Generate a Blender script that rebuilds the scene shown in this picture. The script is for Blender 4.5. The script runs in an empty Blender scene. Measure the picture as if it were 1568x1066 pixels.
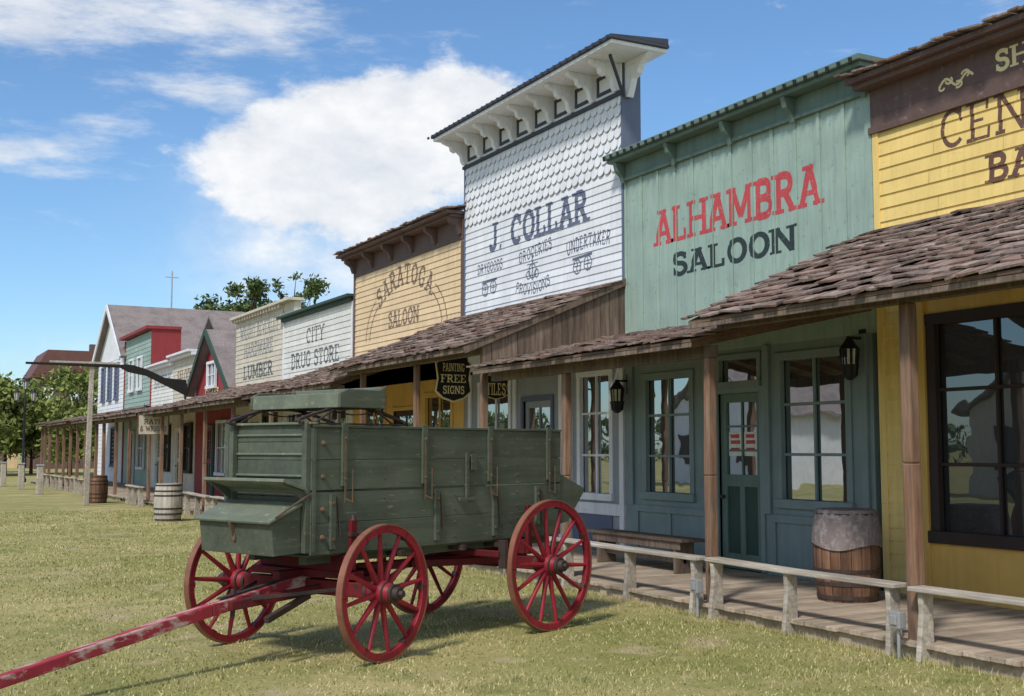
import bpy, math, random, bmesh
import numpy as np
from mathutils import Matrix, Vector
random.seed(7)
rng = np.random.default_rng(3)
U = random.uniform

# ------------------------------------------------------------------ materials
def S(r, g, b, k=1.0):
    def c(v):
        v /= 255.0
        return (v / 12.92 if v <= 0.04045 else ((v + 0.055) / 1.055) ** 2.4) * k
    return (c(r), c(g), c(b), 1.0)

def mix(nt, fac, a, b, mode='MIX'):
    n = nt.nodes.new('ShaderNodeMix'); n.data_type = 'RGBA'; n.blend_type = mode
    for sock, val in ((0, fac), (6, a), (7, b)):
        if hasattr(val, 'is_output'): nt.links.new(val, n.inputs[sock])
        else: n.inputs[sock].default_value = val
    return n.outputs[2]

def noise(nt, vec, scale, detail=4, rough=.55):
    n = nt.nodes.new('ShaderNodeTexNoise')
    n.inputs['Scale'].default_value = scale; n.inputs['Detail'].default_value = detail
    n.inputs['Roughness'].default_value = rough
    nt.links.new(vec, n.inputs['Vector'])
    return n.outputs['Fac']

def mapping(nt, vec, sc, rot=(0, 0, 0)):
    mp = nt.nodes.new('ShaderNodeMapping'); nt.links.new(vec, mp.inputs[0])
    mp.inputs['Scale'].default_value = sc; mp.inputs['Rotation'].default_value = rot
    return mp.outputs[0]

def mapr(nt, v, a, b, c=0., d=1., smooth=False):
    n = nt.nodes.new('ShaderNodeMapRange')
    if smooth: n.interpolation_type = 'SMOOTHSTEP'
    nt.links.new(v, n.inputs[0])
    for i, x in enumerate((a, b, c, d)): n.inputs[i + 1].default_value = x
    return n.outputs[0]

def math_(nt, op, a, b=None):
    n = nt.nodes.new('ShaderNodeMath'); n.operation = op
    for i, v in enumerate((a, b)):
        if v is None: continue
        if hasattr(v, 'is_output'): nt.links.new(v, n.inputs[i])
        else: n.inputs[i].default_value = v
    return n.outputs[0]

def dark(c, k): return (c[0]*k, c[1]*k, c[2]*k, 1)

def paint(name, col, rough=.65, var=.12, scale=2.0, streak=.25, island=0., bump=.2, chip=None,
          chipamt=.3, chipscale=14, spec=.3, metal=0., grain='Z', bscale=50, chipstretch=(1, 1, 1)):
    m = bpy.data.materials.new(name); m.use_nodes = True
    nt = m.node_tree; b = nt.nodes['Principled BSDF']
    tc = nt.nodes.new('ShaderNodeTexCoord').outputs['Object']
    n1 = noise(nt, tc, scale, 3)
    c = mix(nt, mapr(nt, n1, .3, .7), dark(col, 1 - var), dark(col, 1 + var))
    sc = {'Z': (14, 14, 1.0), 'X': (1.0, 14, 14), 'Y': (14, 1.0, 14)}[grain]
    n2 = noise(nt, mapping(nt, tc, sc), 1.0, 4, .65)
    if streak:
        c = mix(nt, mapr(nt, n2, .45, .8, 0, streak), c, dark((col[0]*.9, col[1]*.85, col[2]*.8), .45))
    if chip is not None:
        n3 = noise(nt, mapping(nt, tc, chipstretch), chipscale, 5, .7)
        c = mix(nt, mapr(nt, n3, 1 - chipamt - .08, 1 - chipamt + .03), c, chip)
    if island:
        g = nt.nodes.new('ShaderNodeNewGeometry').outputs['Random Per Island']
        v = mapr(nt, g, 0, 1, 1 - island, 1 + island)
        cm = nt.nodes.new('ShaderNodeCombineColor')
        for i in range(3): nt.links.new(v, cm.inputs[i])
        c = mix(nt, 1.0, c, cm.outputs[0], 'MULTIPLY')
    nt.links.new(c, b.inputs['Base Color'])
    b.inputs['Roughness'].default_value = rough
    b.inputs['Specular IOR Level'].default_value = spec
    b.inputs['Metallic'].default_value = metal
    if bump:
        bp = nt.nodes.new('ShaderNodeBump'); bp.inputs['Strength'].default_value = bump
        bp.inputs['Distance'].default_value = .01
        nt.links.new(n2, bp.inputs['Height']); nt.links.new(bp.outputs[0], b.inputs['Normal'])
    return m

def woodmat(name, c1, c2, island=.25, grain='Z', rough=.85, c3=None, tint=None):
    m = bpy.data.materials.new(name); m.use_nodes = True
    nt = m.node_tree; b = nt.nodes['Principled BSDF']
    tc = nt.nodes.new('ShaderNodeTexCoord').outputs['Object']
    n2 = noise(nt, mapping(nt, tc, {'Z': (22, 22, 1.5), 'X': (1.5, 22, 22), 'Y': (22, 1.5, 22)}[grain]), 1.0, 5, .7)
    c = mix(nt, mapr(nt, n2, .32, .68), c1, c2)
    n1 = noise(nt, tc, 1.7, 4)
    c = mix(nt, mapr(nt, n1, .45, .75, 0, .6), c, c3 or dark(c2, .6))
    if island:
        g = nt.nodes.new('ShaderNodeNewGeometry').outputs['Random Per Island']
        v = mapr(nt, g, 0, 1, 1 - island, 1 + island)
        cm = nt.nodes.new('ShaderNodeCombineColor')
        for i in range(3): nt.links.new(v, cm.inputs[i])
        c = mix(nt, 1.0, c, cm.outputs[0], 'MULTIPLY')
        if tint:
            g2 = math_(nt, 'FRACT', math_(nt, 'MULTIPLY', g, 7.31))
            c = mix(nt, mapr(nt, g2, .55, 1, 0, .7), c, tint)
    nt.links.new(c, b.inputs['Base Color'])
    b.inputs['Roughness'].default_value = rough; b.inputs['Specular IOR Level'].default_value = .2
    bp = nt.nodes.new('ShaderNodeBump'); bp.inputs['Strength'].default_value = .6
    bp.inputs['Distance'].default_value = .014
    nt.links.new(n2, bp.inputs['Height']); nt.links.new(bp.outputs[0], b.inputs['Normal'])
    return m

def glassmat(name, refl=.55, inner=(.012, .012, .012, 1)):
    m = bpy.data.materials.new(name); m.use_nodes = True
    nt = m.node_tree; b = nt.nodes['Principled BSDF']
    out = nt.nodes['Material Output']
    b.inputs['Base Color'].default_value = inner; b.inputs['Roughness'].default_value = .5
    gl = nt.nodes.new('ShaderNodeBsdfGlossy'); gl.inputs['Roughness'].default_value = .01
    gl.inputs['Color'].default_value = (.9, .93, .96, 1)
    tc = nt.nodes.new('ShaderNodeTexCoord').outputs['Object']
    bp = nt.nodes.new('ShaderNodeBump'); bp.inputs['Strength'].default_value = .14; bp.inputs['Distance'].default_value = .01
    nt.links.new(noise(nt, tc, 2.6, 1), bp.inputs['Height']); nt.links.new(bp.outputs[0], gl.inputs['Normal'])
    mx = nt.nodes.new('ShaderNodeMixShader'); mx.inputs[0].default_value = refl
    nt.links.new(b.outputs[0], mx.inputs[1]); nt.links.new(gl.outputs[0], mx.inputs[2])
    nt.links.new(mx.outputs[0], out.inputs[0])
    return m

def foliage(name, c1, c2):
    m = bpy.data.materials.new(name); m.use_nodes = True
    nt = m.node_tree; b = nt.nodes['Principled BSDF']
    g = nt.nodes.new('ShaderNodeNewGeometry').outputs['Random Per Island']
    tc = nt.nodes.new('ShaderNodeTexCoord').outputs['Object']
    f = math_(nt, 'ADD', math_(nt, 'MULTIPLY', g, .5), math_(nt, 'MULTIPLY', mapr(nt, noise(nt, tc, .9, 2), .3, .7), .5))
    nt.links.new(mix(nt, f, c1, c2), b.inputs['Base Color'])
    b.inputs['Roughness'].default_value = .7; b.inputs['Specular IOR Level'].default_value = .2
    return m

WHT = paint('white_paint', S(226, 228, 232), var=.06, streak=.28, island=.05, chip=S(160, 160, 162), chipamt=.3, chipstretch=(1, .25, 3))
WHT2 = paint('aged_white_paint', S(222, 222, 214), var=.08, streak=.35, island=.06, chip=S(150, 145, 135), chipamt=.33, chipstretch=(1, .25, 3))
CREAM = paint('cream_paint', S(208, 200, 180), var=.08, streak=.35, island=.06, chip=S(140, 125, 105), chipamt=.34, chipstretch=(1, .25, 3))
PEACH = paint('buff_paint', S(226, 200, 160), var=.07, streak=.35, island=.05, chip=S(158, 134, 105), chipamt=.31, chipstretch=(1, .25, 3))
YEL = paint('yellow_paint', S(236, 206, 128), var=.06, streak=.3, island=.05, chip=S(186, 160, 105), chipamt=.29, chipstretch=(1, .25, 3))
MUST = paint('mustard_paint', S(216, 176, 96), var=.1, streak=.25)
SAGE = paint('sage_green_paint', S(152, 174, 163), var=.09, streak=.4, island=.06, chip=S(122, 142, 132), chipamt=.33)
DSAGE = paint('dark_sage_paint', S(104, 124, 114), var=.12, streak=.35, chip=S(134, 150, 140), chipamt=.3)
SLATE = paint('slate_green_paint', S(128, 144, 143), var=.1, streak=.25)
SLATE2 = paint('grey_blue_paint', S(150, 155, 160), var=.08, streak=.2)
BLUEG = paint('blue_grey_paint', S(98, 108, 130), var=.08, streak=.2)
DBLUE = paint('dark_slate_paint', S(66, 70, 82), var=.1, streak=.2)
BROWN = paint('brown_paint', S(104, 84, 78), var=.12, streak=.35, island=.06, chip=S(138, 116, 106), chipamt=.33)
DBROWN = paint('dark_brown_paint', S(60, 48, 44), var=.12, streak=.2)
REDB = paint('barn_red_paint', S(146, 56, 58), var=.1, streak=.3)
TEAL = paint('teal_paint', S(86, 130, 122), var=.1, streak=.2)
DKTRIM = paint('dark_green_trim', S(58, 78, 68), var=.1)
LRED = paint('red_lettering', S(190, 76, 80), var=.12, streak=.3, chip=S(160, 152, 140), chipamt=.335, chipscale=24, bump=.1)
LDK = paint('dark_green_lettering', S(48, 60, 60), var=.12, streak=.2, chip=S(118, 138, 126), chipamt=.31, chipscale=24, bump=.1)
LBLUE = paint('slate_blue_lettering', S(96, 104, 126), var=.15, streak=.3, chip=S(190, 194, 202), chipamt=.345, chipscale=24, bump=.1)
LFADE = paint('faded_lettering', S(140, 140, 140), var=.15, chip=S(205, 203, 196), chipamt=.38, chipscale=22, bump=.1)
LBRN = paint('brown_lettering', S(104, 76, 66), var=.1, streak=.2, chip=S(210, 182, 120), chipamt=.32, chipscale=25, bump=.1)
LFBR = paint('faded_brown_lettering', S(126, 106, 92), var=.1, chip=S(212, 186, 146), chipamt=.35, chipscale=25, bump=.1)
LCRM = paint('cream_lettering', S(232, 214, 160), var=.08, bump=.1)
BLK = paint('black_board', S(34, 32, 30), var=.1, streak=.1)
SHING = woodmat('cedar_shingle', S(172, 154, 142), S(110, 94, 88), island=.38, grain='X', tint=S(130, 98, 84), c3=S(96, 84, 80))
SHING2 = woodmat('grey_shingle', S(150, 140, 136), S(120, 110, 108), island=.2, grain='Y')
POST = woodmat('weathered_post', S(158, 126, 102), S(92, 80, 74), island=.12, c3=S(122, 82, 56))
BOARD = woodmat('weathered_board', S(142, 124, 108), S(90, 78, 70), island=.25)
PLANK = woodmat('boardwalk_plank', S(200, 184, 164), S(152, 136, 118), island=.2, grain='X')
RAIL = woodmat('bleached_rail', S(208, 200, 186), S(150, 140, 128), island=.1, grain='Y', c3=S(126, 112, 98))
SOFF = woodmat('porch_soffit', S(132, 108, 88), S(86, 70, 60), island=.15, grain='Y')
WG = paint('wagon_green', S(86, 93, 80), rough=.6, var=.15, scale=3, streak=.55, island=.1, chip=S(126, 120, 102), chipamt=.32, chipscale=16, grain='X', bump=.3, chipstretch=(.4, 1, 2))
WGL = paint('wagon_green_faded', S(112, 120, 104), rough=.6, var=.15, scale=4, streak=.4, chip=S(150, 142, 118), chipamt=.35, chipscale=16, grain='Y')
WR = paint('wagon_red', S(148, 34, 50), rough=.5, var=.22, scale=5, streak=.5, island=.12, chip=S(104, 62, 58), chipamt=.34, chipscale=16, grain='Y', spec=.4)
WRD = paint('gear_red', S(104, 26, 34), rough=.6, var=.25, scale=5, streak=.6, island=.15, chip=S(64, 44, 42), chipamt=.38, chipscale=12, grain='Y', spec=.3)
WRT = paint('tongue_red', S(158, 52, 64), rough=.6, var=.15, scale=3, streak=.3, chip=S(196, 172, 164), chipamt=.43, chipscale=8, grain='X', chipstretch=(.3, 3, 1))
TYRE = paint('iron_tyre', S(134, 86, 68), rough=.6, var=.2, scale=6, streak=.4, spec=.5)
IRON = paint('rusty_iron', S(62, 50, 46), rough=.6, var=.3, scale=9, spec=.5)
RUST = paint('rust_fitting', S(98, 86, 70), rough=.7, var=.3, scale=12, chip=S(118, 78, 58), chipamt=.42)
METAL = paint('galvanised_metal', S(176, 178, 180), rough=.4, metal=.4)
LMP = paint('black_iron', S(38, 38, 40), rough=.5)
LGL = paint('lantern_glass', S(190, 190, 180), rough=.2)
GL = glassmat('window_glass', .5)
GLD = glassmat('dark_window_glass', .17)
STAVE = woodmat('barrel_stave', S(146, 110, 86), S(88, 66, 54), island=.3)
STAVEW = woodmat('bleached_barrel_stave', S(205, 200, 188), S(160, 150, 138), island=.12)
TARP = paint('weathered_cover', S(134, 122, 120), var=.25, streak=.7, chip=S(160, 150, 148), chipamt=.42)

# ------------------------------------------------------------------ mesh builder
class MB:
    def __init__(s): s.v = []; s.f = []; s.M = None
    def add(s, vs, fs):
        o = len(s.v)
        if s.M is not None: vs = [tuple(s.M @ Vector(p)) for p in vs]
        s.v.extend(vs); s.f.extend([tuple(i + o for i in f) for f in fs])
    def box(s, x0, x1, y0, y1, z0, z1):
        s.add([(x0, y0, z0), (x1, y0, z0), (x1, y1, z0), (x0, y1, z0), (x0, y0, z1), (x1, y0, z1), (x1, y1, z1), (x0, y1, z1)],
              [(0, 3, 2, 1), (4, 5, 6, 7), (0, 1, 5, 4), (1, 2, 6, 5), (2, 3, 7, 6), (3, 0, 4, 7)])
    def beam(s, p0, p1, w, h, w1=None, h1=None, up=(0, 0, 1)):
        p0 = Vector(p0); p1 = Vector(p1); d = (p1 - p0).normalized(); up = Vector(up)
        if abs(d.dot(up)) > .98: up = Vector((1, 0, 0))
        a = d.cross(up).normalized(); b = a.cross(d)
        w1 = w if w1 is None else w1; h1 = h if h1 is None else h1
        vs = []
        for p, ww, hh in ((p0, w, h), (p1, w1, h1)):
            for i, j in ((-1, -1), (1, -1), (1, 1), (-1, 1)):
                vs.append(tuple(p + a * (i * ww / 2) + b * (j * hh / 2)))
        s.add(vs, [(0, 3, 2, 1), (4, 5, 6, 7), (0, 1, 5, 4), (1, 2, 6, 5), (2, 3, 7, 6), (3, 0, 4, 7)])
    def cyl(s, p0, p1, r0, r1=None, n=10):
        r1 = r0 if r1 is None else r1
        p0 = Vector(p0); p1 = Vector(p1); d = (p1 - p0).normalized()
        up = Vector((0, 0, 1)) if abs(d.z) < .9 else Vector((1, 0, 0))
        a = d.cross(up).normalized(); b = a.cross(d)
        vs = []
        for p, r in ((p0, r0), (p1, r1)):
            for i in range(n):
                t = 2 * math.pi * i / n
                vs.append(tuple(p + a * math.cos(t) * r + b * math.sin(t) * r))
        s.add(vs, [(i, (i + 1) % n, n + (i + 1) % n, n + i) for i in range(n)] + [tuple(range(n))[::-1], tuple(range(n, 2 * n))])
    def path(s, pts, w, h, up=(0, 0, 1)):
        for a, b in zip(pts, pts[1:]): s.beam(a, b, w, h, up=up)
    def lathe(s, prof, n=24, c=(0, 0, 0), axis='z', closed=False, a0=0., a1=2 * math.pi):
        full = abs(a1 - a0 - 2 * math.pi) < 1e-6
        vs = []; m = len(prof); k = n if full else n + 1
        for i in range(k):
            t = a0 + (a1 - a0) * i / n
            for r, z in prof:
                x, y = r * math.cos(t), r * math.sin(t)
                if axis == 'z': vs.append((c[0] + x, c[1] + y, c[2] + z))
                elif axis == 'y': vs.append((c[0] + x, c[1] + z, c[2] + y))
                else: vs.append((c[0] + z, c[1] + x, c[2] + y))
        fs = []
        for i in range(n):
            j = (i + 1) % k
            for q in range(m - 1 + (1 if closed else 0)):
                q2 = (q + 1) % m
                fs.append((i * m + q, j * m + q, j * m + q2, i * m + q2))
        s.add(vs, fs)
    def prism(s, pts, plane, a, b):
        def P(u, v, w): return {'xz': (u, w, v), 'yz': (w, u, v), 'xy': (u, v, w)}[plane]
        n = len(pts)
        vs = [P(u, v, a) for u, v in pts] + [P(u, v, b) for u, v in pts]
        s.add(vs, [tuple(range(n))[::-1], tuple(range(n, 2 * n))] + [(i, (i + 1) % n, n + (i + 1) % n, n + i) for i in range(n)])

COL = bpy.context.scene.collection
class Group:
    def __init__(s, name, loc=(0, 0, 0), rz=0.):
        s.e = bpy.data.objects.new(name, None); s.e.location = loc; s.e.rotation_euler = (0, 0, rz)
        s.e.empty_display_size = .3
        COL.objects.link(s.e); s.p = {}
    def part(s, name, mat, bevel=0, smooth=False):
        if name not in s.p: s.p[name] = (MB(), mat, bevel, smooth)
        return s.p[name][0]
    def done(s):
        for name, (mb, mat, bevel, smooth) in s.p.items():
            if not mb.v: continue
            o = mkobj(name, mb, mat, bevel, smooth); o.parent = s.e

def mkobj(name, mb, mat, bevel=0, smooth=False):
    me = bpy.data.meshes.new(name); me.from_pydata(mb.v, [], mb.f); me.materials.append(mat)
    bm = bmesh.new(); bm.from_mesh(me); bmesh.ops.recalc_face_normals(bm, faces=bm.faces); bm.to_mesh(me); bm.free()
    if smooth:
        me.polygons.foreach_set('use_smooth', [True] * len(me.polygons))
        me.set_sharp_from_angle(angle=math.radians(40))
    o = bpy.data.objects.new(name, me); COL.objects.link(o)
    if bevel:
        bv = o.modifiers.new('bevel', 'BEVEL'); bv.width = bevel; bv.segments = 2; bv.limit_method = 'ANGLE'
    return o

# ------------------------------------------------------------------ stroke lettering
def arc(cx, cy, rx, ry, a0, a1, n=10):
    return [(cx + rx * math.cos(math.radians(a0 + (a1 - a0) * i / n)), cy + ry * math.sin(math.radians(a0 + (a1 - a0) * i / n))) for i in range(n + 1)]
V = [(.16, 0), (.16, 1)]
G = {
 'A': (.92, [[(.12, 0), (.46, .97)], [(.44, 1), (.8, 0)], [(.22, .32), (.7, .32)]], [(.12, 0), (.8, 0), (.4, 1)]),
 'B': (.82, [V, [(.16, .94), (.42, .94)] + arc(.42, .73, .22, .21, 90, -90) + [(.16, .52)], [(.16, .06), (.46, .06)] + arc(.46, .29, .25, .23, -90, 90) + [(.16, .52)]], [(.12, 0), (.12, 1)]),
 'C': (.84, [arc(.45, .5, .34, .44, 45, 315, 16), [(.7, .62), (.7, .98)]], []),
 'D': (.84, [V, [(.16, .94), (.4, .94)] + arc(.4, .5, .32, .44, 90, -90, 12) + [(.16, .06)]], [(.12, 0), (.12, 1)]),
 'E': (.78, [V, [(.16, .95), (.66, .95)], [(.16, .5), (.5, .5)], [(.16, .05), (.68, .05)], [(.63, .98), (.63, .72)], [(.65, .02), (.65, .3)]], [(.12, 0), (.12, 1)]),
 'F': (.74, [V, [(.16, .95), (.66, .95)], [(.16, .5), (.5, .5)], [(.63, .98), (.63, .72)]], [(.16, 0), (.12, 1)]),
 'G': (.86, [arc(.45, .5, .34, .44, 45, 320, 16), [(.7, .62), (.7, .98)], [(.7, .45), (.7, .05)], [(.52, .42), (.84, .42)]], []),
 'H': (.96, [V, [(.8, 0), (.8, 1)], [(.16, .5), (.8, .5)]], [(.16, 0), (.16, 1), (.8, 0), (.8, 1)]),
 'I': (.42, [[(.21, 0), (.21, 1)]], [(.21, 0), (.21, 1)]),
 'J': (.68, [[(.48, 1), (.48, .27)] + arc(.28, .27, .2, .2, 0, -180, 8)], [(.48, 1)]),
 'L': (.74, [V, [(.16, .05), (.66, .05)], [(.62, .02), (.62, .32)]], [(.16, 1), (.12, 0)]),
 'M': (1.12, [V, [(.18, .98), (.56, .2)], [(.56, .2), (.94, .98)], [(.96, 0), (.96, 1)]], [(.16, 0), (.12, 1), (.96, 0), (1., 1)]),
 'N': (.98, [V, [(.18, .98), (.8, .04)], [(.82, 0), (.82, 1)]], [(.16, 0), (.12, 1), (.82, 1)]),
 'O': (.88, [arc(.44, .5, .33, .44, 0, 360, 24)], []),
 'P': (.78, [V, [(.16, .94), (.42, .94)] + arc(.42, .7, .24, .24, 90, -90) + [(.16, .46)]], [(.16, 0), (.12, 1)]),
 'R': (.9, [V, [(.16, .94), (.42, .94)] + arc(.42, .72, .23, .22, 90, -90) + [(.16, .5)], [(.42, .5), (.74, .03)]], [(.16, 0), (.12, 1), (.78, 0)]),
 'S': (.76, [arc(.38, .73, .25, .21, 25, 270, 12) + arc(.38, .28, .27, .24, 90, -155, 12)[1:], [(.62, .68), (.62, .97)], [(.12, .03), (.12, .34)]], []),
 'T': (.82, [[(.41, 0), (.41, 1)], [(.06, .95), (.76, .95)], [(.09, .98), (.09, .7)], [(.73, .98), (.73, .7)]], [(.41, 0)]),
 'U': (.92, [[(.16, 1), (.16, .35)] + arc(.46, .35, .3, .3, 180, 360, 10) + [(.76, 1)]], [(.16, 1), (.76, 1)]),
 'V': (.9, [[(.1, 1), (.45, .02)], [(.45, .02), (.8, 1)]], [(.1, 1), (.8, 1)]),
 'W': (1.2, [[(.1, 1), (.35, .02)], [(.35, .02), (.6, .9)], [(.6, .9), (.85, .02)], [(.85, .02), (1.1, 1)]], [(.1, 1), (1.1, 1)]),
 'Y': (.86, [[(.1, 1), (.43, .45)], [(.43, .45), (.76, 1)], [(.43, .5), (.43, 0)]], [(.1, 1), (.76, 1), (.43, 0)]),
 'K': (.9, [V, [(.2, .42), (.75, .98)], [(.36, .55), (.78, .02)]], [(.16, 0), (.16, 1), (.76, 1), (.8, 0)]),
 '.': (.34, [[(.17, 0), (.17, .17)]], []),
 '&': (.85, [arc(.4, .75, .17, .2, -60, 240, 12), arc(.38, .27, .26, .25, 110, 400, 12), [(.25, .6), (.75, .03)]], []),
 ' ': (.5, [], []),
}
def ribbon(pts, t):
    n = len(pts); L = []; R = []
    for i in range(n):
        a = pts[max(i - 1, 0)]; b = pts[i]; c = pts[min(i + 1, n - 1)]
        d1 = Vector((b[0] - a[0], b[1] - a[1])); d2 = Vector((c[0] - b[0], c[1] - b[1]))
        if d1.length < 1e-6: d1 = d2
        if d2.length < 1e-6: d2 = d1
        d1.normalize(); d2.normalize(); m = (d1 + d2)
        if m.length < 1e-3: m = d1
        m.normalize(); k = 1 / max(.6, m.dot(d1)); nx, ny = -m.y, m.x
        L.append((b[0] + nx * t / 2 * k, b[1] + ny * t / 2 * k)); R.append((b[0] - nx * t / 2 * k, b[1] - ny * t / 2 * k))
    return L, R
def text(mb, s, O, r, u, n, width, height, t=.17, arch=0., serif=True, slant=0.):
    O = Vector(O); r = Vector(r); u = Vector(u); n = Vector(n)
    tot = sum(G[c][0] for c in s) + .06 * (len(s) - 1)
    kx = width / tot; x = 0
    for ch in s:
        w, strokes, ser = G[ch]
        sc = ((x + w / 2) / tot - .5) * 2
        dy = arch * (1 - sc * sc) + slant * (sc + 1) / 2; rot = -math.atan2(2 * arch * sc * 2, width) + math.atan2(slant, width)
        k = 0
        def put(px, py, off):
            lx = (px - w / 2) * kx; ly = py * height
            X = (x + w / 2) * kx + lx * math.cos(rot) - ly * math.sin(rot)
            Y = dy + lx * math.sin(rot) + ly * math.cos(rot)
            return tuple(O + r * X + u * Y + n * off)
        for st in strokes:
            th = t if len(st) > 2 or abs(st[0][1] - st[1][1]) > .45 else t * .62
            L, R = ribbon(st, th); m = len(L); off = k * .0004; k += 1
            mb.add([put(a, b, off) for a, b in L] + [put(a, b, off) for a, b in R], [(i, i + 1, m + i + 1, m + i) for i in range(m - 1)])
        if serif:
            for sx, sy in ser:
                y0, y1 = (sy, sy + .1) if sy < .5 else (sy - .1, sy)
                off = k * .0004; k += 1; hw = t * 1.0 + .02
                mb.add([put(sx - hw, y0, off), put(sx + hw, y0, off), put(sx + hw, y1, off), put(sx - hw, y1, off)], [(0, 1, 2, 3)])
        x += w + .06
FR = ((0, -1, 0), (0, 0, 1), (-1, 0, 0))   # facade lettering axes
def clip(poly, ax, lo, hi):
    for lim, sg in ((lo, 1), (hi, -1)):
        out = []
        for i in range(len(poly)):
            a, b = poly[i], poly[(i + 1) % len(poly)]
            da, db = (a[ax] - lim) * sg, (b[ax] - lim) * sg
            if da >= 0: out.append(a)
            if da * db < 0:
                t = da / (da - db); out.append(tuple(a[k] + (b[k] - a[k]) * t for k in range(3)))
        poly = out
        if len(poly) < 3: return []
    return poly
def conform(src, dst, strips, ax):
    """lay painted lettering on the real relief of the boards"""
    for f in src.f:
        P = [src.v[i] for i in f]; mn = min(p[ax] for p in P); mx = max(p[ax] for p in P)
        for lo, hi, fn in strips:
            if hi <= mn or lo >= mx: continue
            q = clip(P, ax, lo, hi)
            if len(q) >= 3:
                dst.add([(fn(p[ax]) - .0015 + p[0], p[1], p[2]) for p in q], [tuple(range(len(q)))])
FX = 10.1
def clapstrips(z0, z1, e=.14, X=FX, th=.022):
    n = max(1, round((z1 - z0) / e)); e = (z1 - z0) / n
    return [(z0 + i * e, z0 + (i + 1) * e, (lambda c, z=z0 + i * e: X - th + (th - .005) * (c - z) / e)) for i in range(n)]
def ptext(g, part, mat, s, Y, z, w, h, strips, ax=2, **kw):
    t = MB(); text(t, s, (0, Y, z), *FR, w, h, **kw); conform(t, g.part(part, mat), strips, ax)

# ------------------------------------------------------------------ building helpers
def clap(mb, Y0, Y1, z0, z1, X=FX, e=.14, th=.022):
    n = max(1, round((z1 - z0) / e)); e = (z1 - z0) / n
    for i in range(n):
        z = z0 + i * e; cuts = [Y0]
        y = Y0 + U(1, 3.5)
        while y < Y1 - .6: cuts.append(y); y += U(2.2, 4.2)
        cuts.append(Y1)
        for a, b in zip(cuts, cuts[1:]):
            b2 = b - (.004 if b < Y1 else 0)
            mb.add([(X - th, a, z), (X - th, b2, z), (X - .005, b2, z + e), (X - .005, a, z + e), (X, a, z), (X, b2, z)],
                   [(0, 1, 2, 3), (0, 4, 5, 1)])
def scales(mb, Y0, Y1, z0, z1, X=FX, w=.2, e=.175):
    rows = round((z1 - z0) / e); e = (z1 - z0) / rows
    for i in range(rows):
        zt = z0 + (i + 1) * e + .05; zb = z0 + i * e
        y = Y0 + (0 if i % 2 else -w / 2)
        while y < Y1:
            a = max(y + .007, Y0); b = min(y + w - .007, Y1)
            if b - a > .03:
                pts = [(a, zt), (b, zt)] + [((a + b) / 2 + (b - a) / 2 * math.cos(t), zb + .085 - .085 * math.sin(t)) for t in [math.pi * q / 8 for q in range(9)]]
                pj = U(0, .006); n = len(pts)
                fr = [(X - .004 - (.034 + pj) * (zt - z) / (zt - zb), yy, z) for yy, z in pts]
                bk = [(x + .014, yy, z) for x, yy, z in fr]
                mb.add(fr + bk, [tuple(range(n))] + [(q, (q + 1) % n, n + (q + 1) % n, n + q) for q in range(1, n)])
            y += w
def wall(mb, Y0, Y1, z0, z1, ops, X=FX, th=.14):
    ys = sorted({Y0, Y1, *[o[0] for o in ops], *[o[1] for o in ops]})
    for a, b in zip(ys, ys[1:]):
        m = (a + b) / 2; segs = [(z0, z1)]
        for o in ops:
            if o[0] < m < o[1]:
                ns = []
                for p, q in segs:
                    if o[2] > p: ns.append((p, min(q, o[2])))
                    if o[3] < q: ns.append((max(p, o[3]), q))
                segs = ns
        for p, q in segs:
            if q - p > .001: mb.box(X, X + th, a, b, p, q)
def window(g, Y0, Y1, z0, z1, nc, nr, fm, glass=None, X=FX, fw=.07, tag=''):
    f = g.part('window_frame' + tag, fm, bevel=.004); gl = g.part('window_glass' + tag, glass or GL)
    gl.add([(X + .06, Y0, z0), (X + .06, Y1, z0), (X + .06, Y1, z1), (X + .06, Y0, z1)], [(0, 1, 2, 3)])
    f.box(X - .025, X + .05, Y0 - .03, Y0 + fw, z0 + fw, z1 - fw); f.box(X - .025, X + .05, Y1 - fw, Y1 + .03, z0 + fw, z1 - fw)
    f.box(X - .028, X + .05, Y0 - .04, Y1 + .04, z1 - fw, z1 + .03); f.box(X - .06, X + .05, Y0 - .05, Y1 + .05, z0 - .04, z0 + fw)
    for i in range(1, nc):
        y = Y0 + (Y1 - Y0) * i / nc; f.box(X + .015, X + .05, y - .016, y + .016, z0 + fw, z1 - fw)
    for i in range(1, nr):
        z = z0 + (z1 - z0) * i / nr; f.box(X + .017, X + .048, Y0 + fw, Y1 - fw, z - .018, z + .018)
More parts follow.
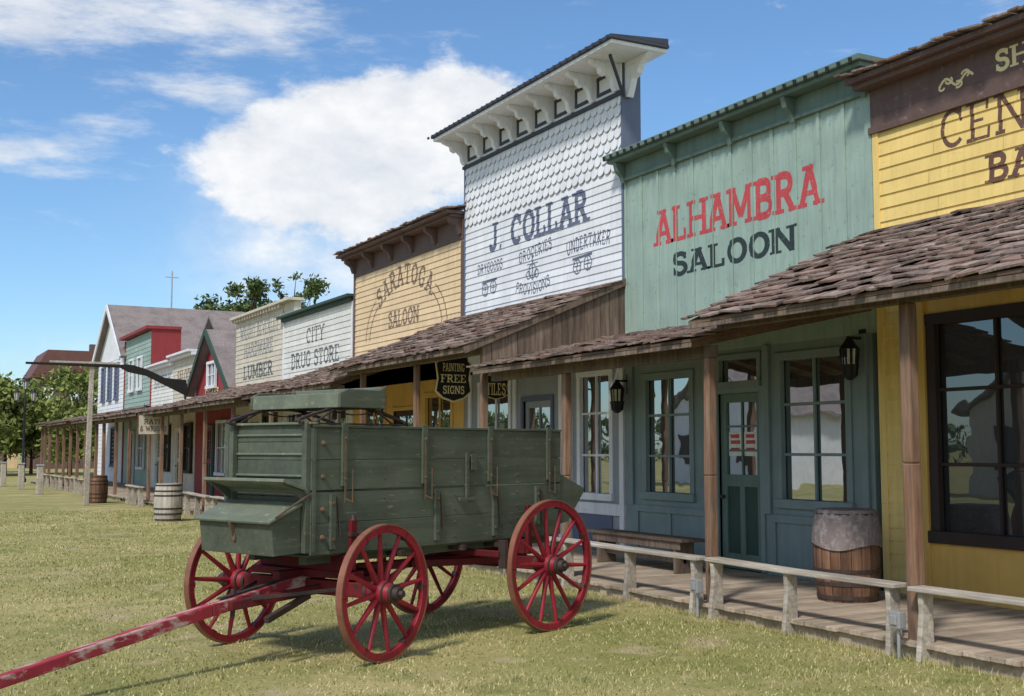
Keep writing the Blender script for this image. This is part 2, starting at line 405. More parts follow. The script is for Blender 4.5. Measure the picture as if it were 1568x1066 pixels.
def door(g, Y0, Y1, z0, z1, dm, fm, X=FX, split=.5, tag='', glass=None, nc=2, nr=3):
    d = g.part('door' + tag, dm, bevel=.004); f = g.part('door_frame' + tag, fm, bevel=.004)
    f.box(X - .03, X + .06, Y0 - .08, Y0, z0, z1 + .08); f.box(X - .03, X + .06, Y1, Y1 + .08, z0, z1 + .08); f.box(X - .028, X + .06, Y0, Y1, z1, z1 + .08)
    zs = z0 + (z1 - z0) * split; s = .12
    d.box(X + .03, X + .07, Y0, Y0 + s, z0, z1); d.box(X + .03, X + .07, Y1 - s, Y1, z0, z1)
    d.box(X + .032, X + .07, Y0 + s, Y1 - s, z1 - s, z1); d.box(X + .032, X + .07, Y0 + s, Y1 - s, z0, z0 + .2); d.box(X + .032, X + .07, Y0 + s, Y1 - s, zs - .08, zs + .08)
    ym = (Y0 + Y1) / 2
    d.box(X + .034, X + .07, ym - .05, ym + .05, z0 + .2, zs - .08)
    g.part('door_panels' + tag, DKTRIM).box(X + .055, X + .068, Y0 + s, Y1 - s, z0 + .2, zs - .08)
    gl = g.part('door_glass' + tag, glass or GL)
    gl.add([(X + .06, Y0 + s, zs + .08), (X + .06, Y1 - s, zs + .08), (X + .06, Y1 - s, z1 - s), (X + .06, Y0 + s, z1 - s)], [(0, 1, 2, 3)])
    for i in range(1, nc):
        y = Y0 + s + (Y1 - Y0 - 2 * s) * i / nc; d.box(X + .04, X + .058, y - .014, y + .014, zs + .08, z1 - s)
    for i in range(1, nr):
        z = zs + .08 + (z1 - s - zs - .08) * i / nr; d.box(X + .042, X + .056, Y0 + s, Y1 - s, z - .014, z + .014)
    k = g.part('door_knob', IRON); k.cyl((X + .03, Y1 - .06, z0 + .95), (X - .03, Y1 - .06, z0 + .95), .025, n=8)

def shingles(mb, Y0, Y1, Xe, ze, Xw, zw, e=.22, w=.17, lift=1.0):
    L = math.hypot(Xw - Xe, zw - ze); sx, sz = (Xw - Xe) / L, (zw - ze) / L; nx, nz = -sz, sx
    rows = int(L / e)
    for i in range(rows):
        d0 = i * e - .04; y = Y0 - .04 + U(-.05, 0)
        while y < Y1 + .02:
            ww = U(.5, 1.4) * w; a = y; b = min(y + ww - U(.004, .012), Y1 + .05); y += ww
            if b - a < .03: continue
            dd = d0 + U(-.03, .03); d1 = min(d0 + e * 1.5, L); h0 = .036 + U(0, .026) * lift; h1 = .012; t = .02
            if random.random() < .06: h0 += U(.01, .035)
            P = lambda d, h, yy: (Xe + sx * d + nx * h, yy, ze + sz * d + nz * h)
            tw = U(-.01, .01)
            mb.add([P(dd, h0 + tw, a), P(dd, h0 - tw, b), P(d1, h1, b), P(d1, h1, a), P(dd, h0 - t + tw, a), P(dd, h0 - t - tw, b), P(d1, h1 - t * .6, b), P(d1, h1 - t * .6, a)],
                   [(0, 1, 2, 3), (4, 7, 6, 5), (0, 4, 5, 1), (1, 5, 6, 2), (3, 2, 6, 7), (0, 3, 7, 4)])
def edgeX(Y): return 7.7 if Y < 14 else 7.7 - .018 * (Y - 14)

def porch(g, Y0, Y1, Xe, ze, Xw, zw, posts, thick=.11, step=.6, sag=0.):
    sh = g.part('porch_shingles', SHING); shingles(sh, Y0, Y1, Xe, ze, Xw, zw)
    dk = g.part('porch_deck', SOFF)
    dk.prism([(Xe, ze), (Xw, zw), (Xw, zw - .03), (Xe, ze - .03)], 'xz', Y0, Y1)
    sl = (zw - ze) / (Xw - Xe)
    rf = g.part('porch_rafters', SOFF)
    y = Y0 + .05
    while y < Y1:
        rf.prism([(Xe + .03, ze + .03 * sl - .034), (Xw, zw - .034), (Xw, zw - .14), (Xe + .03, ze + .03 * sl - .1)], 'xz', y, y + .045); y += step
    px = edgeX((Y0 + Y1) / 2) + .06
    zb = ze + sl * (px - Xe) - .12
    bm = g.part('porch_beam', BOARD, bevel=.006); bm.box(px - .05, px + .05, Y0 + .02, Y1 - .02, zb - .13, zb)
    bm.box(Xe + .005, Xe + .028, Y0, Y1, ze - .085, ze - .032)
    ps = g.part('porch_posts', POST, bevel=.014)
    for py in posts:
        l = U(-.015, .015); t = thick * U(.94, 1.05)
        mx_, my_ = px + U(-.012, .012), py + U(-.008, .008); zm = U(1.1, 1.8)
        ps.beam((px + l, py, .1), (mx_, my_, zm), t, t, t * .97, t * .97); ps.beam((mx_, my_, zm), (px, py + U(-.01, .01), zb - .13), t * .97, t * .97, t * .93, t * .93)

def body(g, Y0, Y1, X0, X1, z, mat):
    g.part('side_walls', mat).box(X0, X1, Y0, Y1, 0, z)

# ================================================================== BUILDINGS
# --- yellow shop (right)
g = Group('yellow_barber_shop_building')
Y0, Y1 = 2.4, 9.94
g.part('wall_core', YEL).box(FX + .001, FX + .2, Y0, Y1 - .004, 3.3, 6.0)
clap(g.part('siding', YEL), Y0, Y1 - .09, 3.9, 5.46, e=.155)
g.part('corner_board', YEL, bevel=.004).box(FX - .03, FX + .2, Y1 - .09, Y1, 3.3, 5.46)
g.part('parapet_band', BROWN).box(FX - .035, FX + .2, Y0, Y1 + .01, 5.46, 5.97)
c = g.part('cornice', BROWN, bevel=.008)
c.box(FX - .06, FX + .1, Y0, Y1 + .03, 5.42, 5.5)
for zz in (5.62, 5.78): c.box(FX - .038, FX - .034, Y0, Y1 + .005, zz, zz + .006)
c.box(FX - .32, FX + .25, Y0 - .1, Y1 + .12, 6.0, 6.06); c.box(FX - .24, FX + .2, Y0 - .1, Y1 + .08, 5.94, 5.998)
c2 = g.part('cornice_shingles', SHING); shingles(c2, Y0, Y1 + .12, FX - .36, 6.06, FX + .2, 6.2, e=.16, w=.14)
cs = clapstrips(3.9, 5.46, .155)
ptext(g, 'sign_lettering', LBRN, 'CENTENNIAL', 8.96, 5.0, 3.7, .44, cs, t=.12)
ptext(g, 'sign_lettering_small', LBRN, 'BARBER SHOP', 8.34, 4.52, 3.1, .3, cs, t=.2)
text(g.part('sign_lettering_band', LCRM), 'SHAVES', (FX - .04, 8.18, 5.66), *FR, 1.3, .22, t=.2)
orn = g.part('painted_scroll', LCRM)
def scroll(pts, t, k):
    L, R = ribbon(pts, t); n = len(pts); x = FX - .039 - .0008 * k
    orn.add([(x, a, b) for a, b in L] + [(x, a, b) for a, b in R], [(i, i + 1, n + i + 1, n + i) for i in range(n - 1)])
scroll([(8.46 + .46 * q / 16, 5.72 + .05 * math.sin(q * .62)) for q in range(17)], .028, 0)
for k, (cy, cz, r) in enumerate([(8.56, 5.76, .05), (8.66, 5.67, .05), (8.78, 5.74, .045), (8.88, 5.68, .035)]):
    scroll(arc(cy, cz, r, r * .7, 60 * k, 60 * k + 250, 10), .024, k + 1)
ops = [(3.2, 5.7, .78, 3.2), (6.65, 9.2, .78, 3.2)]
wall(g.part('lower_wall', MUST), Y0, 9.28, .15, 3.9, ops, X=FX - .01)
wall(g.part('lower_wall_end', YEL), 9.28, Y1, .15, 3.9, [])
clap(g.part('siding', YEL), 9.34, Y1 - .1, .15, 3.3)
g.part('corner_board', YEL).box(FX - .03, FX + .05, Y1 - .1, Y1, .15, 3.3)
g.part('window_pilaster', MUST, bevel=.005).box(FX - .05, FX, 9.24, 9.34, .15, 3.9)
window(g, 6.65, 9.2, .78, 3.2, 3, 3, DBROWN, GLD, fw=.09); window(g, 3.2, 5.7, .78, 3.2, 3, 3, DBROWN, GLD, fw=.09)
body(g, Y0, Y1 - .1, FX + .2, 20, 4.6, YEL)
porch(g, Y0, 9.9, 7.36, 3.08, FX, 4.3, [4.4, 7.3], thick=.12)
g.done()

# --- alhambra saloon
g = Group('alhambra_saloon_building')
Y0, Y1 = 9.95, 15.2
g.part('upper_wall', SAGE).box(FX, FX + .2, Y0, Y1 - .003, 3.1, 6.22)
bt = g.part('battens', SAGE, bevel=.003)
BD = .02
n = 12; strips = []; last = Y0 - .2
for i in range(n + 1):
    y = Y0 + .04 + (Y1 - .08 - Y0) * i / n
    bt.box(FX - BD, FX, y - .03, y + .03, 3.3, 5.98)
    strips.append((last, y - .03, lambda c: FX)); strips.append((y - .0285, y + .0285, lambda c: FX - BD)); last = y + .03
bt.box(FX - .032, FX + .1, Y0, Y0 + .1, 3.2, 6.1)
c = g.part('cornice', DSAGE, bevel=.008)
c.box(FX - .05, FX, Y0, Y1, 5.98, 6.2); c.box(FX - .07, FX, Y0, Y1, 5.92, 5.979)
c.box(FX - .32, FX + .28, Y0 - .12, Y1 + .14, 6.26, 6.33); c.box(FX - .26, FX + .22, Y0 - .08, Y1 + .1, 6.2, 6.259)
for y in (Y0 + .06, 11.25, 12.5, 13.8, Y1 - .06):
    pts = [(FX - .24, 6.2), (FX - .05, 6.2), (FX - .05, 5.9), (FX - .08, 5.88), (FX - .11, 5.98), (FX - .2, 6.06)]
    c.prism(pts, 'xz', y - .04, y + .04)
bl = g.part('bulb_row', LMP)
y = Y0
while y < Y1 + .1:
    bl.cyl((FX - .33, y, 6.235), (FX - .33, y, 6.3), .018, .028, n=6); y += .19
ptext(g, 'red_lettering', LRED, 'ALHAMBRA', 14.38, 4.78, 3.56, .52, strips, ax=1, t=.2)
ptext(g, 'dark_lettering', LDK, 'SALOON', 13.95, 4.27, 2.66, .33, strips, ax=1, t=.21)
ops = [(10.42, 11.7, 1.05, 2.95), (12.05, 12.92, .15, 2.5), (12.05, 12.92, 2.62, 3.0), (13.5, 14.72, 1.05, 2.85)]
wall(g.part('lower_wall', SLATE), Y0 + .1, Y1, .15, 3.1, ops)
window(g, 10.42, 11.7, 1.05, 2.95, 2, 3, SLATE); window(g, 13.5, 14.72, 1.05, 2.85, 2, 3, SLATE)
window(g, 12.05, 12.92, 2.62, 3.0, 1, 1, SLATE, GLD, fw=.04)
door(g, 12.05, 12.92, .16, 2.5, DSAGE, SLATE)
pp = g.part('door_poster', WHT2); pp.box(FX + .0585, FX + .0595, 12.2, 12.46, 1.66, 1.98); pp.box(FX + .0585, FX + .0595, 12.52, 12.78, 1.66, 1.98)
pr_ = g.part('poster_print', LRED)
for a in (12.22, 12.54):
    for z in (1.72, 1.82, 1.9): pr_.box(FX + .0575, FX + .0583, a + U(0, .03), a + .2, z, z + .05)
tr = g.part('panel_trim', SLATE, bevel=.005)
for a, b in ((10.15, 11.85), (13.2, 14.95)):
    tr.box(FX - .03, FX, a, b, .15, .28); tr.box(FX - .03, FX, a, b, .82, .92)
    for y in (a, (a + b) / 2 - .04, b - .08): tr.box(FX - .028, FX, y, y + .08, .28, .82)
for y in (10.12, 11.84, 13.12, 14.98): tr.box(FX - .045, FX, y, y + .12, .92, 3.1)
body(g, Y0 + .1, Y1, FX + .2, 20, 4.6, SAGE)
porch(g, 9.96, 15.14, 7.42, 2.9, FX, 3.5, [10.07, 13.07], thick=.11)
g.done()

# --- j. collar store
g = Group('j_collar_store_building')
Y0, Y1 = 15.2, 20.95
g.part('upper_wall', WHT).box(FX, FX + .12, Y0 + .003, Y1, 3.2, 7.85)
g.part('return_wall', BLUEG).box(FX + .12, FX + .32, Y0 + .003, Y1, 3.2, 7.84)
g.part('corner_boards', BLUEG, bevel=.004).box(FX - .03, FX + .13, Y0, Y0 + .05, 4.3, 7.85)
g.part('corner_boards', BLUEG).box(FX - .03, FX + .1, Y1 - .06, Y1, 4.3, 7.85)
clap(g.part('clapboards', WHT), Y0 + .05, Y1 - .06, 4.2, 6.15, e=.13)
scales(g.part('fish_scale_shingles', WHT), Y0 + .05, Y1 - .06, 6.15, 7.36)
tm = g.part('frieze', WHT, bevel=.005)
tm.box(FX - .035, FX, Y0, Y1, 7.4, 7.85); g.part('frieze_rail', DBLUE).box(FX - .06, FX, Y0 - .02, Y1 + .02, 7.34, 7.4)
dr = g.part('frieze_panels', DBLUE)
br = g.part('brackets', WHT, bevel=.006)
nb = 9
for i in range(nb):
    y = Y0 + .12 + (Y1 - Y0 - .24) * i / (nb - 1)
    pts = [(FX - .58, 7.85), (FX - .035, 7.85), (FX - .035, 7.42), (FX - .1, 7.4), (FX - .15, 7.47), (FX - .17, 7.58), (FX - .26, 7.66), (FX - .3, 7.62), (FX - .38, 7.66), (FX - .4, 7.74), (FX - .56, 7.79)]
    br.prism(pts, 'xz', y - .055, y + .055)
    if i < nb - 1:
        a, b = y + .1, y + (Y1 - Y0 - .24) / (nb - 1) - .1
        dr.box(FX - .06, FX - .035, a, b, 7.73, 7.78); dr.box(FX - .06, FX - .035, a, b, 7.46, 7.51)
        dr.box(FX - .058, FX - .035, a, a + .045, 7.51, 7.73); dr.box(FX - .058, FX - .035, b - .045, b, 7.51, 7.73)
br.prism([(14.55, 7.85), (Y0 - .002, 7.85), (Y0 - .002, 7.3), (Y0 - .08, 7.28), (Y0 - .14, 7.4), (Y0 - .2, 7.55), (Y0 - .34, 7.6), (Y0 - .42, 7.72)], 'yz', FX + .02, FX + .13)
dr.beam((FX - .02, Y0 - .03, 7.3), (FX - .45, Y0 - .3, 7.82), .04, .04)
c = g.part('cornice', WHT, bevel=.006); c.box(FX - .68, FX + .34, 14.5, 21.02, 7.85, 7.91)
c3 = g.part('cornice_edge', DBLUE, bevel=.01); c3.box(FX - .72, FX + .36, 14.46, 21.06, 7.912, 7.97)
pr = g.part('cornice_cap', DBLUE); pr.prism([(FX - .72, 7.97), (FX + .34, 7.97), (FX + .34, 8.06)], 'xz', 14.46, 21.06)
kk = g.part('cornice_studs', DBLUE)
y = 14.5
while y < 21.1: kk.box(FX - .755, FX - .722, y, y + .05, 7.92, 7.96); y += .2
cs = clapstrips(4.2, 6.15, .13)
ptext(g, 'name_lettering', LBLUE, 'J. COLLAR', 19.85, 5.5, 3.6, .54, cs, t=.21)
for s, y, z, w_, h_, kw in (('DRYGOODS', 20.35, 5.12, 1.05, .2, dict(t=.15)), ('GROCERIES', 18.65, 5.1, 1.2, .21, dict(t=.15, slant=.12)),
                            ('PROVISIONS', 18.8, 4.6, 1.3, .2, dict(t=.14, arch=-.1)), ('UNDERTAKER', 16.95, 5.0, 1.35, .24, dict(t=.15, arch=.05))):
    ptext(g, 'trade_lettering', LBLUE, s, y, z, w_, h_, cs, serif=False, **kw)
ic = MB(); k = 0
def ring(cy, cz, r, t=.024):
    global k
    L, R = ribbon(arc(cy, cz, r, r, 0, 360, 16), t); m = 17; x = -.0005 * (k % 9); k += 1
    ic.add([(x, a, b) for a, b in L] + [(x, a, b) for a, b in R], [(i, i + 1, m + i + 1, m + i) for i in range(m - 1)])
def bar(a, b, t=.02):
    global k
    L, R = ribbon([a, b], t); x = -.0005 * (k % 9); k += 1
    ic.add([(x, *L[0]), (x, *L[1]), (x, *R[1]), (x, *R[0])], [(0, 1, 2, 3)])
for cy, cz in ((16.45, 4.8), (19.85, 4.82)):
    ring(cy - .17, cz, .12); ring(cy + .17, cz - .02, .12); bar((cy - .3, cz + .14), (cy + .32, cz + .12), .045)
    for q in (-.17, .17):
        bar((cy + q, cz - .11), (cy + q, cz + .1)); bar((cy + q - .1, cz - .01), (cy + q + .1, cz - .01))
ring(18.15, 4.92, .13); ring(18.3, 4.86, .07); ring(18.0, 4.86, .07); bar((18.15, 4.75), (18.15, 5.22), .03); bar((17.95, 5.05), (18.35, 5.05))
conform(ic, g.part('painted_icons', LBLUE), cs, 2)
ops = [(15.6, 16.62, .98, 3.0), (17.5, 18.5, .15, 2.6), (19.0, 20.3, .98, 3.0)]
wall(g.part('lower_wall', SLATE2), Y0, Y1, .15, 3.25, ops)
window(g, 15.6, 16.62, .98, 3.0, 2, 3, WHT); window(g, 19.0, 20.3, .98, 3.0, 2, 2, WHT)
door(g, 17.5, 18.5, .16, 2.6, SLATE2, BLUEG, split=.45)
t2 = g.part('storefront_trim', WHT, bevel=.004)
for y in (15.24, 16.8, 17.1, 18.75, 20.6): t2.box(FX - .04, FX, y, y + .12, .15, 3.2)
t2.box(FX - .05, FX - .001, Y0 + .02, 17.3, .72, .9); g.part('storefront_base', BLUEG).box(FX - .02, FX, Y0 + .4, 17.09, .15, .72)
body(g, Y0 + .1, Y1, FX + .32, 20, 5.2, WHT)
porch(g, 15.2, 20.95, 7.3, 3.22, FX, 4.4, [15.3, 17.75, 20.2], thick=.1)
bd = g.part('porch_end_boards', BOARD)
x = 7.62
while x < FX - .02:
    b = min(x + U(.11, .17), FX); zt = 3.22 + (x - 7.3) * (4.4 - 3.22) / (FX - 7.3) - .1
    zt2 = 3.22 + (b - 7.3) * (4.4 - 3.22) / (FX - 7.3) - .1
    zlo = 2.9 + (x - 7.42) * .6 / 2.68 + .06 + U(-.02, .02)
    if zt - zlo > .03: bd.prism([(x, zlo), (b - .006, zlo + .02), (b - .006, zt2), (x, zt)], 'xz', 15.205 + U(0, .012), 15.23)
    x = b
g.part('porch_barge_board', BOARD, bevel=.005).beam((7.3, 15.17, 3.17), (FX, 15.17, 4.35), .035, .11, up=(0, 0, 1))
g.done()

# --- saratoga saloon
g = Group('saratoga_saloon_building')
Y0, Y1 = 20.98, 27.2
g.part('upper_wall', PEACH).box(FX, FX + .2, Y0, Y1, 3.2, 6.4)
clap(g.part('clapboards', PEACH), Y0 + .1, Y1 - .1, 3.7, 5.95, e=.13)
cb = g.part('corner_boards', BROWN, bevel=.005); cb.box(FX - .035, FX + .01, Y0 - .02, Y0 + .1, 3.7, 5.9); cb.box(FX - .035, FX + .01, Y1 - .1, Y1, 3.7, 5.95)
c = g.part('cornice', BROWN, bevel=.008); c.box(FX - .04, FX, Y0, Y1, 5.95, 6.4)
c.box(FX - .42, FX + .25, Y0 - .05, Y1 + .25, 6.44, 6.5); c.box(FX - .3, FX + .2, Y0, Y1 + .18, 6.38, 6.438)
for i in range(6):
    y = Y0 + .1 + (Y1 - Y0 - .2) * i / 5
    c.prism([(FX - .32, 6.38), (FX - .04, 6.38), (FX - .04, 6.06), (FX - .1, 6.04), (FX - .16, 6.2), (FX - .3, 6.28)], 'xz', y - .06, y + .06)
shingles(g.part('cornice_shingles', SHING), Y0 - .05, Y1 + .25, FX - .46, 6.5, FX + .2, 6.64, e=.16)
cs = clapstrips(3.7, 5.95, .13)
ptext(g, 'sign_lettering', LFBR, 'SARATOGA', 25.55, 4.98, 3.0, .46, cs, t=.18, arch=.42)
ptext(g, 'sign_lettering_small', LFBR, 'SALOON', 24.95, 4.5, 1.75, .36, cs, t=.18)
ln = MB()
for j, (rx, rz) in enumerate(((2.3, 1.35), (2.05, 1.15))):
    for a0, a1 in ((0, 42), (138, 180)):
        L, R = ribbon(arc(24.05, 4.3, rx, rz, a0, a1, 12), .035); m = 13
        ln.add([(-.001 * j, a, b) for a, b in L] + [(-.001 * j, a, b) for a, b in R], [(i, i + 1, m + i + 1, m + i) for i in range(12)])
conform(ln, g.part('sign_arches', LFBR), cs, 2)
ops = [(21.5, 22.9, .85, 2.9), (23.4, 24.6, .15, 2.6), (25.1, 26.7, .85, 2.9)]
wall(g.part('lower_wall', MUST), Y0, Y1, .15, 3.7, ops)
window(g, *ops[0], 2, 2, MUST); window(g, *ops[2], 2, 2, MUST); door(g, 23.4, 24.6, .16, 2.6, DBROWN, MUST)
body(g, Y0, Y1, FX + .2, 20, 4.8, PEACH)
porch(g, 21.0, 27.2, 7.32, 2.98, FX, 3.95, [22.9, 25.6], thick=.1)
g.done()

# --- city drug store
g = Group('city_drug_store_building')
Y0, Y1 = 27.25, 33.0
g.part('upper_wall', WHT2).box(FX, FX + .2, Y0, Y1, 3.2, 5.5)
clap(g.part('clapboards', WHT2), Y0 + .1, Y1 - .1, 3.6, 5.4, e=.15)
c = g.part('cornice', DKTRIM, bevel=.006); c.box(FX - .2, FX + .25, Y0 - .05, Y1 + .15, 5.5, 5.57); c.box(FX - .1, FX, Y0, Y1, 5.4, 5.5)
g.part('corner_boards', WHT).box(FX - .035, FX, Y0, Y0 + .1, 3.6, 5.4); g.part('corner_boards', WHT).box(FX - .035, FX, Y1 - .1, Y1, 3.6, 5.4)
cs = clapstrips(3.6, 5.4, .15)
LD2 = paint('faded_dark_lettering', S(92, 98, 96), var=.12, chip=S(190, 190, 184), chipamt=.36, chipscale=18, bump=.1)
ptext(g, 'sign_lettering', LD2, 'CITY', 30.9, 4.62, 1.5, .42, cs, t=.13); ptext(g, 'sign_lettering', LD2, 'DRUG STORE', 32.2, 3.98, 4.0, .44, cs, t=.15)
ops = [(27.6, 29.2, .85, 2.8), (29.6, 30.6, .15, 2.5), (31.1, 32.6, .85, 2.8)]
wall(g.part('lower_wall', WHT2), Y0, Y1, .15, 3.6, ops)
window(g, *ops[0], 2, 2, WHT); window(g, *ops[2], 2, 2, WHT); door(g, 29.6, 30.6, .16, 2.5, DKTRIM, WHT)
body(g, Y0, Y1, FX + .2, 20, 4.6, WHT2)
porch(g, 27.22, 33.0, 7.15, 2.92, FX, 3.72, [28.4, 31.2], thick=.11)
g.done()

# --- general store (cream)
g = Group('general_store_building')
Y0, Y1 = 33.05, 38.2
g.part('upper_wall', CREAM).box(FX, FX + .2, Y0 - 1.0, Y1, 3.2, 5.95)
clap(g.part('clapboards', CREAM), Y0, Y1, 3.6, 5.85, e=.15)
g.part('cornice', CREAM, bevel=.006).box(FX - .22, FX + .25, Y0 - 1.1, Y1 + .1, 5.95, 6.03)
c = g.part('dentils', CREAM)
y = Y0
while y < Y1: c.box(FX - .16, FX, y, y + .1, 5.85, 5.949); y += .3
cs = clapstrips(3.6, 5.85, .15)
ptext(g, 'sign_lettering', LFADE, 'WRIGHT BEVERLEY', 37.7, 5.25, 4.2, .42, cs, t=.16); ptext(g, 'sign_lettering', LFADE, 'HARDWARE', 37.2, 4.65, 3.2, .42, cs, t=.16); ptext(g, 'sign_lettering_bold', LD2, 'LUMBER', 37.2, 3.95, 3.2, .44, cs, t=.2)
ops = [(33.5, 35, .85, 2.8), (35.5, 36.4, .15, 2.5), (36.7, 38, .85, 2.8)]
wall(g.part('lower_wall', CREAM), Y0, Y1, .15, 3.6, ops)
window(g, *ops[0], 2, 2, DKTRIM); window(g, *ops[2], 2, 2, TEAL); door(g, 35.5, 36.4, .16, 2.5, TEAL, TEAL)
body(g, Y0, Y1, FX + .2, 20, 4.6, CREAM)
porch(g, 33.05, 38.2, 7.0, 2.88, FX, 3.75, [33.6, 36.2, 38.1], thick=.11)
g.done()

# --- red gabled shop
g = Group('red_gabled_shop_building')
Y0, Y1 = 38.4, 43.7; ym = 41.2
g.part('front_wall', REDB).prism([(Y0, 0), (Y1, 0), (Y1, 3.9), (ym, 5.75), (Y0, 3.9)], 'yz', FX, FX + .2)
body(g, Y0 + .05, Y1 - .05, FX + .21, 18, 3.85, REDB)
r = g.part('roof', SHING2)
r.prism([(Y0 - .35, 3.68), (ym, 5.82), (ym, 5.94), (Y0 - .4, 3.76)], 'yz', FX - .3, 18)
r.prism([(Y1 + .35, 3.68), (ym + .001, 5.82), (ym + .001, 5.94), (Y1 + .4, 3.76)], 'yz', FX - .3, 18)
b = g.part('barge_boards', DKTRIM)
b.beam((FX - .33, Y0 - .4, 3.66), (FX - .33, ym, 5.86), .2, .06, up=(1, 0, 0)); b.beam((FX - .333, Y1 + .4, 3.66), (FX - .333, ym, 5.86), .2, .06, up=(1, 0, 0))
window(g, 40.6, 41.8, 3.9, 4.8, 2, 2, WHT, X=FX - .08)
text(g.part('gable_lettering', LCRM), 'CIGARS', (FX - .03, 42.2, 3.62), *FR, 1.9, .26, t=.2)
window(g, 39, 40.3, .9, 2.7, 2, 2, TEAL, X=FX - .08); door(g, 40.9, 41.8, .16, 2.5, REDB, TEAL, X=FX - .08)
porch(g, 38.25, 43.7, 6.95, 2.88, FX - .05, 3.5, [40.9, 43.5], thick=.12)
g.done()

# --- cream shop, white shop
for nm, Y0, Y1, top, m, lm, tx in (('cream_shop_building', 43.76, 47.5, 5.35, CREAM, LFBR, 'SALOON'), ('white_shop_building', 47.55, 51.95, 5.2, WHT2, LFADE, 'BAKERY')):
    g = Group(nm)
    g.part('upper_wall', m).box(FX, FX + .2, Y0, Y1, 0.15, top)
    clap(g.part('clapboards', m), Y0, Y1, 3.3, top - .1, e=.15)
    c = g.part('cornice', WHT, bevel=.01); c.box(FX - .35, FX + .25, Y0, Y1, top, top + .09); c.box(FX - .2, FX + .2, Y0, Y1, top - .12, top - .001)
    ptext(g, 'sign_lettering', lm, tx, Y1 - .6, 4.3, Y1 - Y0 - 1.2, .5, clapstrips(3.3, top - .1, .15), t=.18)
    window(g, Y0 + .3, Y0 + 1.5, .9, 2.7, 2, 2, DBROWN, X=FX - .08); door(g, Y0 + 1.9, Y0 + 2.8, .16, 2.5, CREAM, WHT, X=FX - .08)
    body(g, Y0, Y1, FX + .2, 18, top - .7, m)
    porch(g, Y0, Y1, 6.85, 2.88, FX, 3.5, [Y0 + 1.9, Y1 - .2], thick=.12)
    g.done()

# --- green false front with red trim
g = Group('green_false_front_building')
Y0, Y1 = 52.0, 58.5
g.part('upper_wall', SAGE).box(FX, FX + .2, Y0 + .1, Y1, .15, 6.9)
clap(g.part('clapboards', SAGE), Y0 + .2, Y1 - .15, 3.3, 6.8, e=.2)
rr = g.part('red_trim', REDB); rr.box(FX - .05, FX + 1.2, Y0 - .02, Y0 + .1, .15, 6.95); rr.box(FX - .05, FX, Y1 - .15, Y1, .15, 6.9); rr.box(FX - .3, FX + 1.2, Y0 - .1, Y1 + .1, 6.95, 7.08)
window(g, 54, 55, 4.4, 5.9, 2, 2, WHT, X=FX - .08); window(g, 56, 57, 4.4, 5.9, 2, 2, WHT, X=FX - .08)
window(g, 53, 54.5, .9, 2.7, 2, 2, WHT, X=FX - .08); door(g, 55.5, 56.4, .16, 2.5, REDB, WHT, X=FX - .08)
body(g, Y0 + .15, Y1, FX + .2, 16, 5.2, SAGE)
porch(g, Y0, Y1, 6.65, 2.9, FX, 3.6, [53, 55.2, 57.4], thick=.12)
g.done()

# --- white gabled hall with grey roof
g = Group('white_gabled_hall_building')
Y0, Y1 = 58.6, 66.4; ym = 62.4
g.part('front_wall', WHT).prism([(Y0, 0), (Y1, 0), (Y1, 6.4), (ym, 8.9), (Y0, 6.4)], 'yz', FX, FX + .2)
clap(g.part('clapboards', WHT), Y0, Y1, .2, 6.4, e=.2)
g.part('side_wall', WHT2).box(FX + .2, 17.2, Y0, Y1, 0, 6.3)
r = g.part('roof', SHING2)
r.prism([(Y0 - .45, 6.1), (ym, 8.98), (ym, 9.12), (Y0 - .5, 6.2)], 'yz', FX - .3, 17.5)
r.prism([(Y1 + .45, 6.1), (ym + .001, 8.98), (ym + .001, 9.12), (Y1 + .5, 6.2)], 'yz', FX - .3, 17.5)
b = g.part('barge_boards', WHT); b.beam((FX - .33, Y0 - .5, 6.08), (FX - .33, ym, 9.0), .26, .06, up=(1, 0, 0)); b.beam((FX - .333, Y1 + .5, 6.08), (FX - .333, ym, 9.0), .26, .06, up=(1, 0, 0))
for a in (60, 62, 64): window(g, a, a + .9, 4.2, 6.0, 2, 2, BLUEG, X=FX - .08)
window(g, 60, 61.5, .9, 2.8, 2, 2, BLUEG, X=FX - .08)
porch(g, Y0, 62.5, 6.6, 2.95, FX, 3.6, [59.4, 61.2, 62.3], thick=.12)
g.done()

g = Group('grey_roofed_hall_building')
g.part('walls', WHT2).box(13, 18.5, 48, 57, 0, 4.6)
r = g.part('roof', SHING2)
r.prism([(47.6, 4.5), (52.5, 7.6), (52.5, 7.72), (47.6, 4.62)], 'yz', 12.6, 19); r.prism([(57.4, 4.5), (52.501, 7.6), (52.501, 7.72), (57.4, 4.62)], 'yz', 12.6, 19)
g.done()

# --- distant houses
RF = paint('brown_roof', S(112, 78, 72), var=.1)
g = Group('brown_house')
bx, by = 14.8, 116
g.part('walls', BROWN).box(bx - 3, bx + 3.4, by - 4, by + 4, 0, 8.2)
r = g.part('roof', RF)
r.prism([(bx - 3.6, 8.1), (bx - 2.2, 10.6), (bx + 2.6, 10.6), (bx + 4, 8.1)], 'xz', by - 4.4, by + 4.4)
w = g.part('windows', WHT)
for q in (-2, 0.2, 2.2): w.box(bx + q - .4, bx + q + .4, by - 4.05, by - 4.001, 5.6, 7.2)
ch = g.part('chimney', BROWN); ch.box(bx + 2, bx + 2.7, by, by + .7, 8, 11.6)
g.done()
g = Group('tan_house')
g.part('walls', PEACH).box(4, 11, 118, 126, 0, 5.2)
g.part('roof', RF).prism([(3.5, 5.1), (7.5, 8.3), (11.5, 5.1)], 'xz', 117.5, 126.5)
w = g.part('windows', WHT)
for q in (5.2, 7.1, 9.1): w.box(q, q + .9, 117.9, 117.99, 2.6, 4.2)
g.done()

